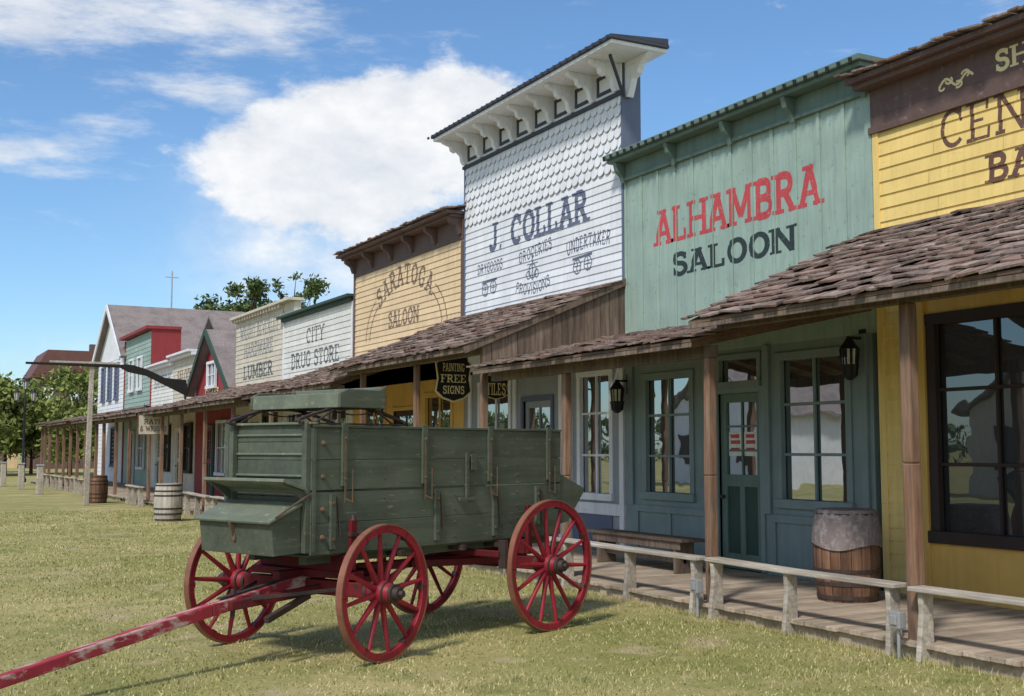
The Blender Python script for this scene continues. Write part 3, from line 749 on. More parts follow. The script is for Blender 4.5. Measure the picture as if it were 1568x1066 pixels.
# --- houses across the lawn (seen in the window reflections)
for nm, x0, x1, y0, y1, h, m in (('white_cottage', -26, -17, 44, 52, 3.6, WHT), ('cream_cottage', -28, -18, 24, 33, 3.4, CREAM), ('red_barn', -34, -24, 5, 16, 4, REDB)):
    g = Group(nm); ymid = (y0 + y1) / 2
    g.part('walls', m).prism([(y0, 0), (y1, 0), (y1, h), (ymid, h + 2.6), (y0, h)], 'yz', x0, x1)
    r = g.part('roof', SHING2); r.prism([(y0 - .5, h - .25), (ymid, h + 2.68), (ymid, h + 2.8), (y0 - .5, h - .13)], 'yz', x0 - .3, x1 + .3)
    r.prism([(y1 + .5, h - .25), (ymid + .001, h + 2.68), (ymid + .001, h + 2.8), (y1 + .5, h - .13)], 'yz', x0 - .3, x1 + .3)
    w = g.part('windows', DBROWN)
    for q in (y0 + 1.2, ymid - .5, y1 - 2.2): w.box(x1 + .001, x1 + .06, q, q + 1, 1, 2.5)
    g.part('siding', m).box(x1, x1 + .001, y0, y0 + .01, 0, .1)
    g.done()

# ================================================================== BOARDWALK
g = Group('boardwalk')
p = g.part('planks', PLANK, bevel=.004)
y = 2.4
while y < 66:
    w = U(.13, .16); p.box(edgeX(y) - .05 + U(-.035, .015), FX - .001, y, y + w - .008, .11 + U(-.002, .002), .15 + U(-.004, .004)); y += w
sk = g.part('skirt', PLANK)
for a in range(2, 66, 4):
    sk.box(edgeX(a) + .0, edgeX(a) + .04, a, a + 3.99, .0, .105)
g.done()

ri = 0
segs = [(4.45, 7.22), (7.38, 10.0), (10.14, 13.0), (13.15, 15.9), (16.1, 18.8), (19, 21.8), (26.4, 28.9), (29.2, 31.6), (37, 39.2), (46, 48.5), (49, 52), (53, 56), (57, 60)]
for a, b in segs:
    g = Group('bench_rail' if ri == 0 else 'bench_rail.%03d' % ri); ri += 1
    x = edgeX(a) - .02 - (.0 if a < 22 else .3)
    r = g.part('plank', RAIL, bevel=.008)
    dz = U(-.018, .018)
    ym_ = (a + b) / 2; zs_ = .6 - U(.0, .012)
    r.beam((x, a, .6 + dz), (x + U(-.01, .01), ym_, zs_), .19, .04); r.beam((x, ym_, zs_), (x + U(-.02, .02), b, .6 - dz), .19, .04)
    lg = g.part('legs', RAIL, bevel=.008)
    for y in (a + .1, (a + b) / 2 + U(-.1, .1), b - .1):
        tl_ = U(-.015, .015)
        lg.prism([(x - .095 + tl_, .0), (x + .085 + tl_, .0), (x + .06, .4), (x + .07, .575), (x - .07, .575), (x - .06, .4)], 'xz', y - .026, y + .026)
    g.done()
for i, y in enumerate((7.3, 10.06)):
    g = Group('outlet_box' if i == 0 else 'outlet_box.001')
    m = g.part('box', METAL, bevel=.008); m.box(7.5, 7.58, y - .06, y + .06, .26, .4); m.box(7.485, 7.5, y - .035, y + .035, .29, .37)
    g.part('conduit', METAL).cyl((7.55, y, 0), (7.55, y, .26), .015); g.done()

# ================================================================== BARRELS
def barrel(name, x, y, z, r, h, mat, tarp=False):
    g = Group(name)
    st = g.part('staves', mat)
    prof = []
    for i in range(9):
        t = i / 8; prof.append((r * (.84 + .16 * math.sin(math.pi * (.06 + .88 * t)) ** .9), h * t))
    n = 20
    for i in range(n):
        a0 = 2 * math.pi * i / n + .008; a1 = 2 * math.pi * (i + 1) / n - .008
        st.lathe([(q + U(-.002, .002), zz) for q, zz in prof], 2, (x, y, z), a0=a0, a1=a1)
    st.cyl((x, y, z + .02), (x, y, z + h - .04), r * .84, n=24)
    hp = g.part('hoops', IRON)
    for t in (.05, .2, .34, .68, .8, .95):
        rr = r * (.84 + .16 * math.sin(math.pi * (.06 + .88 * t)) ** .9)
        hp.lathe([(rr - .01, -.02), (rr + .007, -.02), (rr + .008, .02), (rr - .01, .02)], 28, (x, y, z + h * t), closed=True)
    if tarp:
        tp = g.part('weathered_cover', TARP, smooth=True); pr = [(0, h + .005), (r * .5, h + .006), (r * .84, h + .012), (r * .89, h + .005), (r * .97, h * .88), (r * 1.02, h * .78), (r * 1.045, h * .64), (r * 1.05, h * .6)]
        k0 = len(tp.v); tp.lathe(pr, 64, (x, y, z))
        for i in range(k0, len(tp.v)):
            vx, vy, vz = tp.v[i]; an = math.atan2(vy - y, vx - x); dr_ = math.hypot(vx - x, vy - y)
            q = 1 + (.008 * math.sin(an * 20) + .006 * math.sin(an * 7 + vz * 9)) * (dr_ > r * .88)
            tp.v[i] = (x + (vx - x) * q, y + (vy - y) * q, vz + .03 * math.sin(an * 3) * (vz < z + h * .7))
    g.done()
barrel('wooden_barrel', 9.15, 9.55, .15, .35, .95, STAVE, True)
barrel('wooden_barrel.001', 6.2, 29.5, 0, .34, .92, STAVEW)
barrel('wooden_barrel.002', 6.2, 40.4, 0, .34, .9, STAVE)

g = Group('wooden_bench')
b = g.part('seat', BOARD, bevel=.008); b.box(9.0, 9.38, 12.3, 14.6, .56, .6); b.box(9.03, 9.06, 12.4, 14.5, .46, .558)
l = g.part('legs', BOARD, bevel=.008)
for y in (12.5, 14.35): l.box(9.04, 9.34, y, y + .05, .15, .56)
g.part('stretcher', BOARD).box(9.17, 9.21, 12.5, 14.4, .28, .34)
g.done()
for i, (y, z) in enumerate(((10.19, 2.75), (15.12, 2.5))):
    g = Group('wall_lantern' if i == 0 else 'wall_lantern.001')
    a = g.part('bracket', LMP); a.box(FX - .25, FX - .0, y - .015, y + .015, z + .28, z + .31); a.box(FX - .02, FX - .001, y - .05, y + .05, z + .1, z + .4)
    a.cyl((FX - .22, y, z + .16), (FX - .22, y, z + .29), .12, .03, n=6); a.cyl((FX - .22, y, z - .2), (FX - .22, y, z - .15), .03, .09, n=6)
    a.cyl((FX - .22, y, z - .15), (FX - .22, y, z - .02), .09, .11, n=6)
    for q in range(6):
        t = q * math.pi / 3; a.beam((FX - .22 + .08 * math.cos(t), y + .08 * math.sin(t), z - .15), (FX - .22 + .11 * math.cos(t), y + .11 * math.sin(t), z + .17), .016, .016)
    g.part('lantern_glass', GLD).cyl((FX - .22, y, z - .14), (FX - .22, y, z + .16), .072, .098, n=6); g.done()
SG = ((1, 0, 0), (0, 0, 1), (0, -1, 0))
def hang_sign(name, x, y, z, w, h, lines, dark_=True, shield=True):
    g = Group(name)
    def sh(k):
        if not shield: return [(x - w / 2 * k, z - h / 2 * k), (x + w / 2 * k, z - h / 2 * k), (x + w / 2 * k, z + h / 2 * k), (x - w / 2 * k, z + h / 2 * k)]
        P = [(-.5, .32), (-.42, .38), (-.4, .5), (.4, .5), (.42, .38), (.5, .32), (.44, .0), (.5, -.28), (.3, -.42), (0, -.5), (-.3, -.42), (-.5, -.28), (-.44, 0)]
        return [(x + a * w * k, z + b * h * k) for a, b in P]
    g.part('border', LCRM if dark_ else LBRN).prism(sh(1), 'xz', y - .012, y + .012)
    g.part('board', BLK if dark_ else CREAM).prism(sh(.93), 'xz', y - .016, y + .016)
    l = g.part('lettering', LCRM if dark_ else LBRN); n = len(lines)
    for i, (s, ww) in enumerate(lines):
        hh = h * .62 / n * .8
        text(l, s, (x - w * ww / 2, y - .019, z + h * .34 - (i + 1) * h * .7 / n + h * .04), *SG, w * ww, hh, t=.18)
    c = g.part('chains', IRON)
    for s in (-1, 1): c.cyl((x + s * w * .3, y, z + h / 2 - .01), (x + s * w * .3, y, z + h / 2 + .35), .008, n=6)
    g.done()
hang_sign('hanging_shop_sign', 8.3, 17.65, 2.92, .66, .8, [('PAINTING', .6), ('FREE', .7), ('SIGNS', .6)])
hang_sign('hanging_shop_sign.001', 9.35, 18.15, 2.82, .5, .42, [('TILES', .75)])
hang_sign('store_sign_board', 7.35, 37.4, 2.5, .95, .62, [('RATH', .6), ('& WRIGHT', .85)], False, False)

# ================================================================== WAGON
fa = Vector((3.22, 9.97, 0)); wagon_ang = math.atan2(-.368, -.93)
g = Group('farm_wagon', loc=fa, rz=wagon_ang)
gr = g.part('box_boards', WG, bevel=.004); cl = g.part('box_cleats', WG, bevel=.004); ir = g.part('iron_straps', RUST, bevel=.002); fd = g.part('faded_boards', WGL, bevel=.004)
X1, X0, W = .32, -3.0, .53
rows = [(.88, 1.135), (1.139, 1.395), (1.41, 1.66), (1.664, 1.93)]
for s in (-1, 1):
    for a, b in rows:
        off = .006 if a > 1.4 else 0
        off += U(-.002, .002)
        ya, yb = sorted((s * (W + off), s * (W - .028 + off)))
        gr.box(X0 + U(-.004, .004), X1, ya, yb, a, b)
        gr.box(X0 + .01, X1 - .01, min(s * (W - .034), s * (W - .05)), max(s * (W - .034), s * (W - .05)), a, b - .004)
    ya, yb = sorted((s * (W - .05), s * (W + .02))); cl.box(X0, X1, ya, yb, 1.931, 1.952)
    for x in (-.02, -.98, -1.88, -2.78):
        ya, yb = sorted((s * (W + .009), s * (W + .034))); cl.box(x - .033, x + .033, ya, yb, 1.44, 1.97)
        ya, yb = sorted((s * (W + .034), s * (W + .039))); ir.box(x - .011, x + .011, ya, yb, 1.3, 1.86)
        ir.cyl((x, s * (W + .03), 1.5), (x, s * (W + .048), 1.5), .014, n=8); ir.cyl((x, s * (W + .03), 1.84), (x, s * (W + .048), 1.84), .014, n=8)
        ir.cyl((x - .0, s * (W + .035), 1.33), (x - .07, s * (W + .055), 1.30), .009, n=6)
        ir.cyl((x - .07, s * (W + .05), 1.58), (x - .07, s * (W + .05), 1.3), .006, n=6)
    for x in (.1, -1.15, -1.95, -2.6):
        ya, yb = sorted((s * W, s * (W + .03))); cl.box(x - .028, x + .028, ya, yb, .92, 1.38)
        ir.cyl((x, s * (W + .03), 1.0), (x, s * (W + .042), 1.0), .014, n=8); ir.cyl((x, s * (W + .03), 1.3), (x, s * (W + .042), 1.3), .014, n=8)
        ir.beam((x - .05, s * (W + .01), 1.38), (x - .09, s * (W + .012), 1.02), .01, .01)
    ya, yb = sorted((s * (W + .009), s * (W + .035))); cl.box(-1.57, -1.53, ya, yb, 1.3, 1.72); cl.box(-1.66, -1.44, ya, yb, 1.27, 1.3); cl.box(-1.68, -1.6, ya, yb, 1.55, 1.7)
    for x in (-.5, -1.4, -2.3):
        for z in (.95, 1.08, 1.2, 1.33, 1.5, 1.6, 1.72, 1.85): ir.cyl((x, s * W, z), (x, s * (W + .011), z), .008, n=6)
    ya, yb = sorted((s * (W + .009), s * (W + .015)))
    cl.box(X1 - .04, X1 - .003, ya, yb, .9, 1.93)
    for z in (1.02, 1.25, 1.52, 1.8):
        ir.cyl((X1 - .12, s * W, z), (X1 - .12, s * (W + .02), z), .026, .018, n=10)
        ir.cyl((X1 - .12, s * W, z), (X1 - .12, s * (W + .035), z), .01, n=8)
for i in range(7):
    a = .9 + i * .152; gr.box(X1 - .03, X1 - .004 + U(-.003, .003), -W + .03, W - .03, a, a + .148)
for z in (1.21, 1.52, 1.7, 1.86): fd.box(X1 - .003, X1 + .012, -W + .03, W - .01, z, z + .018)
for yy in (-W + .0, W - .07): cl.box(X1 + .0, X1 + .05, yy, yy + .06, .9, 1.98)
cl.box(X1, X1 + .04, -W - .07, -W - .02, 1.3, 1.99)
fd.box(X1 - .05, X1 + .03, -W - .02, W + .02, 1.955, 1.975)
for i in range(7):
    a = .9 + i * .148; gr.box(X0 + .0, X0 + .028, -W + .03, W - .03, a, a + .145)
for s in (-1, 1):
    ya, yb = sorted((s * (W - .01), s * (W - .035))); gr.prism([(X0, 1.5), (X0, .98), (X0 - .14, 1.0), (X0 - .42, 1.3), (X0 - .42, 1.34)], 'xz', ya, yb)
gr.beam((X0 - .02, 0, 1.02), (X0 - .42, 0, 1.3), 2 * W - .08, .02)
gr.box(X0, X1, -W + .03, W - .03, .862, .88)
tb = g.part('toolbox', WG, bevel=.006)
tb.prism([(X1 + .055, .9), (X1 + .33, .89), (X1 + .36, 1.15), (X1 + .055, 1.29)], 'xz', -.5, .47)
tl = g.part('toolbox_lid', WGL, bevel=.006); tl.beam((X1 + .05, -.015, 1.305), (X1 + .4, -.015, 1.158), 1.02, .024)
ir.beam((X1 + .345, -.02, 1.06), (X1 + .375, -.02, 1.16), .02, .07); ir.box(X1 + .34, X1 + .362, -.04, .0, 1.0, 1.06)
fd.beam((X1 + .05, 0, 1.42), (X1 + .3, 0, 1.5), 1.08, .028); fd.beam((X1 + .03, 0, 1.39), (X1 + .06, 0, 1.42), 1.06, .03)
for s in (-1, 1): cl.prism([(X1 + .02, 1.39), (X1 + .29, 1.485), (X1 + .27, 1.47), (X1 + .03, 1.3)], 'xz', s * .5 - .012, s * .5 + .012)
ir.beam((X1 + .02, .53, 1.38), (X1 + .34, .5, 1.2), .014, .014)
# seat
st = g.part('seat_boards', WGL, bevel=.006)
st.box(-.4, .06, -.56, .56, 2.15, 2.175); st.box(.06, .085, -.58, .58, 2.1, 2.225); st.box(-.43, -.405, -.58, .58, 2.1, 2.29)
sd = g.part('seat_ends', WG, bevel=.008)
for s in (-1, 1):
    ya, yb = sorted((s * .582, s * .61)); sd.prism([(.09, 2.1), (.09, 2.22), (.0, 2.26), (-.36, 2.26), (-.44, 2.3), (-.44, 2.1)], 'xz', ya, yb)
sp = g.part('seat_springs', IRON)
for s in (-1, 1):
    yy = s * .47
    for k, dz in ((0, 0), (1, .014)):
        pts = [(x, yy, 1.985 + .12 * math.sin(math.pi * (x + .78) / 1.2) + dz) for x in [-.78 + 1.2 * i / 14 for i in range(15)]]
        sp.path(pts, .04, .009)
    pts = [(x, yy, 2.095 - .05 * math.sin(math.pi * (x + .5) / .62)) for x in [-.5 + .62 * i / 10 for i in range(11)]]
    sp.path(pts, .035, .009)
    sp.cyl((.42, yy - .03, 1.985), (.42, yy + .03, 1.985), .016); sp.cyl((-.78, yy - .03, 1.985), (-.78, yy + .03, 1.985), .016)
    sp.beam((.4, yy, 1.965), (-.8, yy, 1.965), .04, .014)
    sp.beam((.03, s * .5, 2.1), (.3, s * .52, 1.96), .014, .014); sp.beam((-.4, s * .5, 2.1), (-.62, s * .52, 1.96), .014, .014)
# running gear
rd = g.part('running_gear', WRD, bevel=.008); gi = g.part('gear_irons', IRON, bevel=.003)
YAW = math.radians(7); XF = -.08
MF = Matrix.Translation((XF, 0, 0)) @ Matrix.Rotation(YAW, 4, 'Z')
rf, rrr = .565, .63; TR = .85
xr = -2.4
rd.box(xr - .06, xr + .06, -.7, .7, rrr - .055, rrr + .07); rd.box(xr - .05, xr + .05, -.58, .58, rrr + .09, .86)
for s in (-1, 1):
    rd.box(xr - .035, xr + .035, s * .6 - .022, s * .6 + .022, .72, 1.2); gi.box(xr - .045, xr + .045, s * .6 - .028, s * .6 + .028, 1.06, 1.08)
    gi.cyl((xr, s * .7, rrr), (xr, s * (TR + .14), rrr), .035, .028)
rd.beam((.25, 0, .68), (-3.05, 0, .66), .09, .08)
for s in (-1, 1): rd.beam((xr + .05, s * .42, .66), (-1.3, s * .05, .67), .06, .07)
for x in (-.7, -1.5, -2.0): gi.box(x - .025, x + .025, -.57, .57, .81, .86)
for s in (-1, 1): gr.box(-2.95, .25, s * .34 - .04, s * .34 + .04, .79, .859)
rd.box(-1.78, -1.71, -.8, .8, .74, .8)
for s in (-1, 1): gi.beam((-1.76, s * .82, .64), (-1.76, s * .82, .9), .08, .05)
for m in (rd, gi): m.M = MF
rd.box(-.06, .06, -.7, .7, rf - .055, rf + .07); rd.box(-.07, .07, -.6, .6, .655, .72)
for s in (-1, 1):
    gi.cyl((0, s * .7, rf), (0, s * (TR + .14), rf), .035, .028)
    rd.beam((-.55, s * .3, .6), (.95, s * .07, .5), .06, .075)
    gi.beam((.1, s * .5, .58), (.8, s * .1, .54), .015, .03)
rd.box(-.58, -.5, -.42, .42, .62, .68)
rd.M = None; gi.M = None
rd.box(XF - .05, XF + .05, -.58, .58, .722, .86)
rs = g.part('bolster_stakes', WRD, bevel=.006)
for s in (-1, 1):
    rs.beam((XF, s * .585, .74), (XF, s * .6, 1.16), .04, .07); gi.box(XF - .045, XF + .045, s * .6 - .026, s * .6 + .026, 1.02, 1.05); gi.cyl((XF, s * .6, 1.15), (XF, s * .6, 1.2), .03, .014)
tg = g.part('tongue', WRT, bevel=.01); tg.M = MF
tg.beam((-.1, 0, .63), (1.1, 0, .48), .095, .11, .09, .1); tg.beam((1.1, 0, .48), (4.1, 0, .04), .09, .1, .065, .07)
gi.M = MF; gi.beam((.35, 0, .64), (1.0, 0, .56), .05, .012); gi.cyl((.85, 0, .4), (.85, 0, .62), .02)
gi.beam((.2, .22, .52), (.75, .28, .38), .05, .05); gi.M = None
def wheel(g, tag, c, R, n, M, side):
    fel = g.part('wheel_felloe_' + tag, WR, bevel=.004); ty = g.part('wheel_tyre_' + tag, TYRE); sk = g.part('wheel_spokes_' + tag, WR, smooth=True)
    hb = g.part('wheel_hub_' + tag, WR, smooth=True); hi = g.part('wheel_hub_iron_' + tag, IRON, smooth=True)
    for m in (fel, ty, sk, hb, hi): m.M = M
    dish = .03 * side
    cf = (c[0], c[1] + dish, c[2])
    nf = n // 2
    for i in range(nf):
        fel.lathe([(R - .072, -.026), (R - .014, -.028), (R - .014, .028), (R - .072, .026)], 10, cf, 'y', closed=True, a0=2 * math.pi * i / nf + .004, a1=2 * math.pi * (i + 1) / nf - .004)
    ty.lathe([(R - .0135, -.031), (R, -.031), (R, .031), (R - .0135, .031)], 56, cf, 'y', closed=True)
    hb.lathe([(.0, -.15), (.062, -.15), (.068, -.1), (.098, -.05), (.102, 0.03), (.09, .06), (.072, .12), (.066, .15), (0, .15)], 28, c, 'y')
    for y0, y1, r in ((-.148, -.115, .074), (.12, .152, .076), (.06, .078, .096), (-.08, -.062, .092)):
        hi.lathe([(r - .02, y0), (r, y0), (r, y1), (r - .02, y1)], 28, c, 'y', closed=True)
    hi.cyl((c[0], c[1] + side * .14, c[2]), (c[0], c[1] + side * .2, c[2]), .058, .052, n=16); hi.cyl((c[0], c[1] + side * .2, c[2]), (c[0], c[1] + side * .235, c[2]), .03, .028, n=6)
    a0 = U(0, 1)
    for i in range(n):
        t = a0 + 2 * math.pi * i / n; ca, sa = math.cos(t), math.sin(t)
        p0 = (c[0] + ca * .08, c[1], c[2] + sa * .08); pm = (c[0] + ca * .24, c[1] + dish * .3, c[2] + sa * .24); p1 = (c[0] + ca * (R - .06), cf[1], c[2] + sa * (R - .06))
        sk.cyl(p0, pm, .029, .023, n=8); sk.cyl(pm, p1, .023, .0165, n=8)
    for i in range(n // 2):
        t = 2 * math.pi * i / (n // 2)
        hi.beam((c[0] + math.cos(t) * (R - .079), cf[1], c[2] + math.sin(t) * (R - .079)), (c[0] + math.cos(t) * (R - .071), cf[1], c[2] + math.sin(t) * (R - .071)), .05, .06, up=(0, 1, 0))
for s, nm in ((1, 'near'), (-1, 'far')):
    wheel(g, 'front_' + nm, (0, s * TR, rf), rf, 12, MF, s); wheel(g, 'rear_' + nm, (xr, s * TR, rrr), rrr, 14, None, s)
g.done()

# ================================================================== SIGN POST WITH RIFLE, LAMPS, ETC
g = Group('rifle_sign_post')
px, py = 5.65, 38.9
g.part('pole', RAIL, bevel=.01).beam((px, py, 0), (px + .06, py, 4.5), .16, .16, .13, .13)
g.part('rifle', BLK, bevel=.01).prism([(px - 1.9, 4.36), (px + .9, 4.33), (px + 1.15, 4.2), (px + 1.25, 4.18), (px + 1.7, 4.1), (px + 2.95, 3.5), (px + 3.05, 3.62), (px + 2.98, 4.0), (px + 2.3, 4.05), (px + 1.75, 4.3), (px + 1.3, 4.43), (px + 1.1, 4.45), (px + .9, 4.43), (px - 1.9, 4.43)], 'xz', py - .12, py - .05)
g.part('cross_bar', RAIL).box(px - 1.2, px + .9, py - .045, py + .03, 4.44, 4.5)
g.done()
g = Group('street_lamp')
lx, ly = 6.6, 67.9
m = g.part('post', LMP, smooth=True); m.lathe([(.2, 0), (.2, .15), (.13, .3), (.12, .8), (.07, .95), (.055, 3.9), (.08, 3.95), (.05, 4.1), (.04, 5.0), (0, 5.05)], 12, (lx, ly, 0))
for s in (-1, 1):
    ex = lx + s * .42
    m.path([(lx, ly, 4.1), (lx + s * .2, ly, 4.0), (ex, ly, 4.2), (ex, ly, 4.35)], .05, .05, up=(0, 1, 0))
for ex, zz in ((lx - .42, 4.35), (lx + .42, 4.35), (lx, 4.95)):
    g.part('lantern_glass', LGL).cyl((ex, ly, zz), (ex, ly, zz + .42), .1, .17, n=6)
    m.cyl((ex, ly, zz + .42), (ex, ly, zz + .62), .22, .03, n=6); m.cyl((ex, ly, zz - .05), (ex, ly, zz), .05, .11, n=6)
    for q in range(6):
        t = q * math.pi / 3; m.beam((ex + .1 * math.cos(t), ly + .1 * math.sin(t), zz), (ex + .17 * math.cos(t), ly + .17 * math.sin(t), zz + .42), .02, .02)
g.done()
g = Group('radio_mast'); g.part('mast', METAL).cyl((19.2, 92, 0), (19.2, 92, 15.5), .12, .05); g.part('mast', METAL).beam((18.7, 92, 15), (19.7, 92, 15), .06, .06); g.done()
g = Group('board_fence')
f = g.part('pickets', BOARD)
x = -25
while x < 6.4: f.box(x, x + .13, 78, 78.03, 0, 1.5 + U(-.04, .04)); x += .15
f.box(-25, 6.4, 78.03, 78.08, .4, .5); f.box(-25, 6.4, 78.03, 78.08, 1.1, 1.2); g.done()
for i, (x, y) in enumerate(((5.3, 55), (5.0, 60), (4.2, 66), (5.4, 49))):
    g = Group('hitching_post' if i == 0 else 'hitching_post.%03d' % i); g.part('post', RAIL, bevel=.02).beam((x, y, 0), (x, y, 1.1), .26, .26, .22, .22); g.part('cap', METAL, bevel=.02).box(x - .14, x + .14, y - .14, y + .14, 1.1, 1.16); g.done()
barrel('wooden_barrel.003', 4.2, 63, 0, .4, .8, STAVE)

# ================================================================== TREES
LEAF = foliage('tree_leaves', (.035, .065, .018, 1), (.15, .20, .065, 1)); BARK = woodmat('bark', S(96, 80, 66), S(60, 50, 42))
LEAFB = foliage('bright_leaves', (.09, .13, .03, 1), (.30, .34, .10, 1))
def rawmesh(name, v, k, mat):
    n = len(v) // k; me = bpy.data.meshes.new(name)
    me.vertices.add(len(v)); me.vertices.foreach_set('co', v.astype(np.float32).ravel())
    me.loops.add(n * k); me.loops.foreach_set('vertex_index', np.arange(n * k, dtype=np.int32))
    me.polygons.add(n); me.polygons.foreach_set('loop_start', np.arange(0, n * k, k, dtype=np.int32))
    me.update(calc_edges=True); me.validate(); me.materials.append(mat)
    o = bpy.data.objects.new(name, me); COL.objects.link(o); return o
def leafcloud(name, clumps, size, per, mat):
    C = np.repeat(np.array([c[:3] for c in clumps]), per, axis=0); R = np.repeat(np.array([c[3] for c in clumps]), per)
    n = len(C); d = rng.normal(size=(n, 3)); d /= np.linalg.norm(d, axis=1)[:, None]
    P = C + d * (R * rng.uniform(.25, 1.15, n))[:, None] * np.array([1, 1, .75])
    a = rng.normal(size=(n, 3)); a /= np.linalg.norm(a, axis=1)[:, None]; b = np.cross(a, rng.normal(size=(n, 3))); b /= np.linalg.norm(b, axis=1)[:, None]
    s = (size * rng.uniform(.6, 1.4, n))[:, None]
    v = np.stack([P - a * s, P + b * s * .5, P + a * s, P - b * s * .5], 1).reshape(-1, 3)
    return rawmesh(name, v, 4, mat)
tc_ = 0
def tree(x, y, h, cr, th, nb=16, per=130, size=.16, mat=LEAF, sparse=1.0):
    global tc_
    g = Group('tree' if tc_ == 0 else 'tree.%03d' % tc_); tc_ += 1
    b = g.part('trunk', BARK, smooth=True); top = Vector((x + U(-.3, .3), y, h * .75))
    b.cyl((x, y, 0), (x, y, th), .05 * h * .5, .035 * h * .5); b.cyl((x, y, th), tuple(top), .035 * h * .5, .02)
    cl = []
    for i in range(nb):
        t = random.random(); a = U(0, 6.28); zz = th + (h - th) * (.08 + .86 * t); prof = math.sin(math.pi * (.15 + .8 * t)) ** .7
        rr = cr * prof * U(.35, .95)
        p = (x + rr * math.cos(a), y + rr * math.sin(a), zz); base = Vector((x, y, th)).lerp(top, max(0, t - .25))
        b.cyl(tuple(base), p, .012 * h * .5, .01, n=6); cl.append((*p, cr * U(.25, .45) * sparse))
    g.done(); o = leafcloud('leaves', cl, size, per, mat); o.parent = g.e
tree(18.9, 69.3, 12.6, 1.9, 4.6, 26, 120, .15); tree(22.6, 68, 12.4, 1.6, 5, 18, 110, .15); tree(20.6, 66, 13.4, 1.4, 6, 18, 26, .14, sparse=.7)
tree(17.2, 70, 10.9, 2.0, 4, 22, 110, .16); tree(20.4, 72, 11.4, 2.4, 4, 26, 110, .16); tree(24.5, 75, 11.2, 2.4, 4, 22, 100, .17)
tree(7.4, 88, 6.8, 3.4, 1.4, 30, 150, .2, LEAFB); tree(11.2, 84.7, 7.4, 3.2, 1.2, 30, 170, .18, LEAFB); tree(9.3, 90, 5.6, 3.4, 1.0, 28, 150, .2, LEAFB); tree(3.0, 96, 8.4, 3.8, 2, 30, 140, .22, LEAF); tree(5.4, 84, 4.6, 2.6, .8, 24, 140, .18, LEAFB)
tree(13.4, 82, 6.0, 2.6, 1.0, 26, 140, .18, LEAFB)
cl = []
for i in range(420):
    cl.append((U(-120, 60), U(135, 150), U(.8, 6.0), U(1.2, 2.4)))
for i in range(260):
    cl.append((U(-95, -80), U(-60, 140), U(.8, 4), U(1.4, 2.4)))
leafcloud('distant_trees', cl, .5, 36, LEAF)

# ================================================================== GROUND + GRASS
m = bpy.data.materials.new('lawn'); m.use_nodes = True; nt = m.node_tree; b = nt.nodes['Principled BSDF']
tc = nt.nodes.new('ShaderNodeTexCoord').outputs['Object']
def lawncol(nt, tc):
    n1 = mapr(nt, noise(nt, tc, .4, 4, .6), .4, .6); n2 = mapr(nt, noise(nt, tc, 1.6, 5, .7), .44, .66)
    c = mix(nt, n1, (.36, .34, .125, 1), (.54, .46, .215, 1)); c = mix(nt, math_(nt, 'MULTIPLY', n2, .8), c, (.22, .25, .07, 1)); return c
c = lawncol(nt, tc)
n3 = noise(nt, tc, 28, 5, .75)
c = mix(nt, mapr(nt, n3, .42, .78, 0, .75), c, (.15, .13, .06, 1)); c = mix(nt, mapr(nt, noise(nt, tc, 1.1, 5, .65), .55, .66, 0, .85), c, (.50, .40, .25, 1))
nt.links.new(c, b.inputs['Base Color']); b.inputs['Roughness'].default_value = .95; b.inputs['Specular IOR Level'].default_value = .1
bp = nt.nodes.new('ShaderNodeBump'); bp.inputs['Strength'].default_value = .6; bp.inputs['Distance'].default_value = .04; nt.links.new(n3, bp.inputs['Height']); nt.links.new(bp.outputs[0], b.inputs['Normal'])
gm = MB(); gm.add([(-500, -500, 0), (500, -500, 0), (500, 900, 0), (-500, 900, 0)], [(0, 1, 2, 3)]); mkobj('ground', gm, m)
m = bpy.data.materials.new('grass_blades'); m.use_nodes = True; nt = m.node_tree; b = nt.nodes['Principled BSDF']
tc = nt.nodes.new('ShaderNodeTexCoord').outputs['Object']; c = lawncol(nt, tc)
rp = nt.nodes.new('ShaderNodeNewGeometry').outputs['Random Per Island']
c = mix(nt, mapr(nt, rp, .5, 1, 0, .9), c, (.64, .56, .31, 1)); c = mix(nt, mapr(nt, rp, .45, 0, 0, .8), c, (.13, .16, .04, 1))
nt.links.new(c, b.inputs['Base Color']); b.inputs['Roughness'].default_value = .8; b.inputs['Specular IOR Level'].default_value = .15
N_ = 380000
r = 4 + 32 * rng.random(N_) ** 1.25; az = np.radians(rng.uniform(-12, 78, N_))
x = r * np.sin(az); y = r * np.cos(az); k = x < 7.66; x, y, r = x[k], y[k], r[k]
pat = .5 + .25 * np.sin(x * 2.3 + 2 * np.sin(y * 1.7)) * np.sin(y * 2.1 + 1.5 * np.sin(x * 1.9)) + .25 * np.sin(x * 6.1 + 3 * np.sin(y * 2.9)) * np.sin(y * 5.7 + 2 * np.sin(x * 3.3))
k = rng.random(len(x)) < .25 + .9 * pat; x, y, r, pat = x[k], y[k], r[k], pat[k]; n = len(x)
h = rng.uniform(.01, .034, n) * (.4 + 1.1 * pat); w = .0026 + .00036 * r; an = rng.uniform(0, 6.283, n); tl = rng.uniform(0, .03, n); ta = rng.uniform(0, 6.283, n)
v = np.empty((n, 3, 3)); dx, dy = np.cos(an) * w, np.sin(an) * w
v[:, 0] = np.stack([x - dx, y - dy, np.zeros(n)], 1); v[:, 1] = np.stack([x + dx, y + dy, np.zeros(n)], 1); v[:, 2] = np.stack([x + np.cos(ta) * tl, y + np.sin(ta) * tl, h], 1)
rawmesh('grass', v.reshape(-1, 3), 3, m)
n = 9000
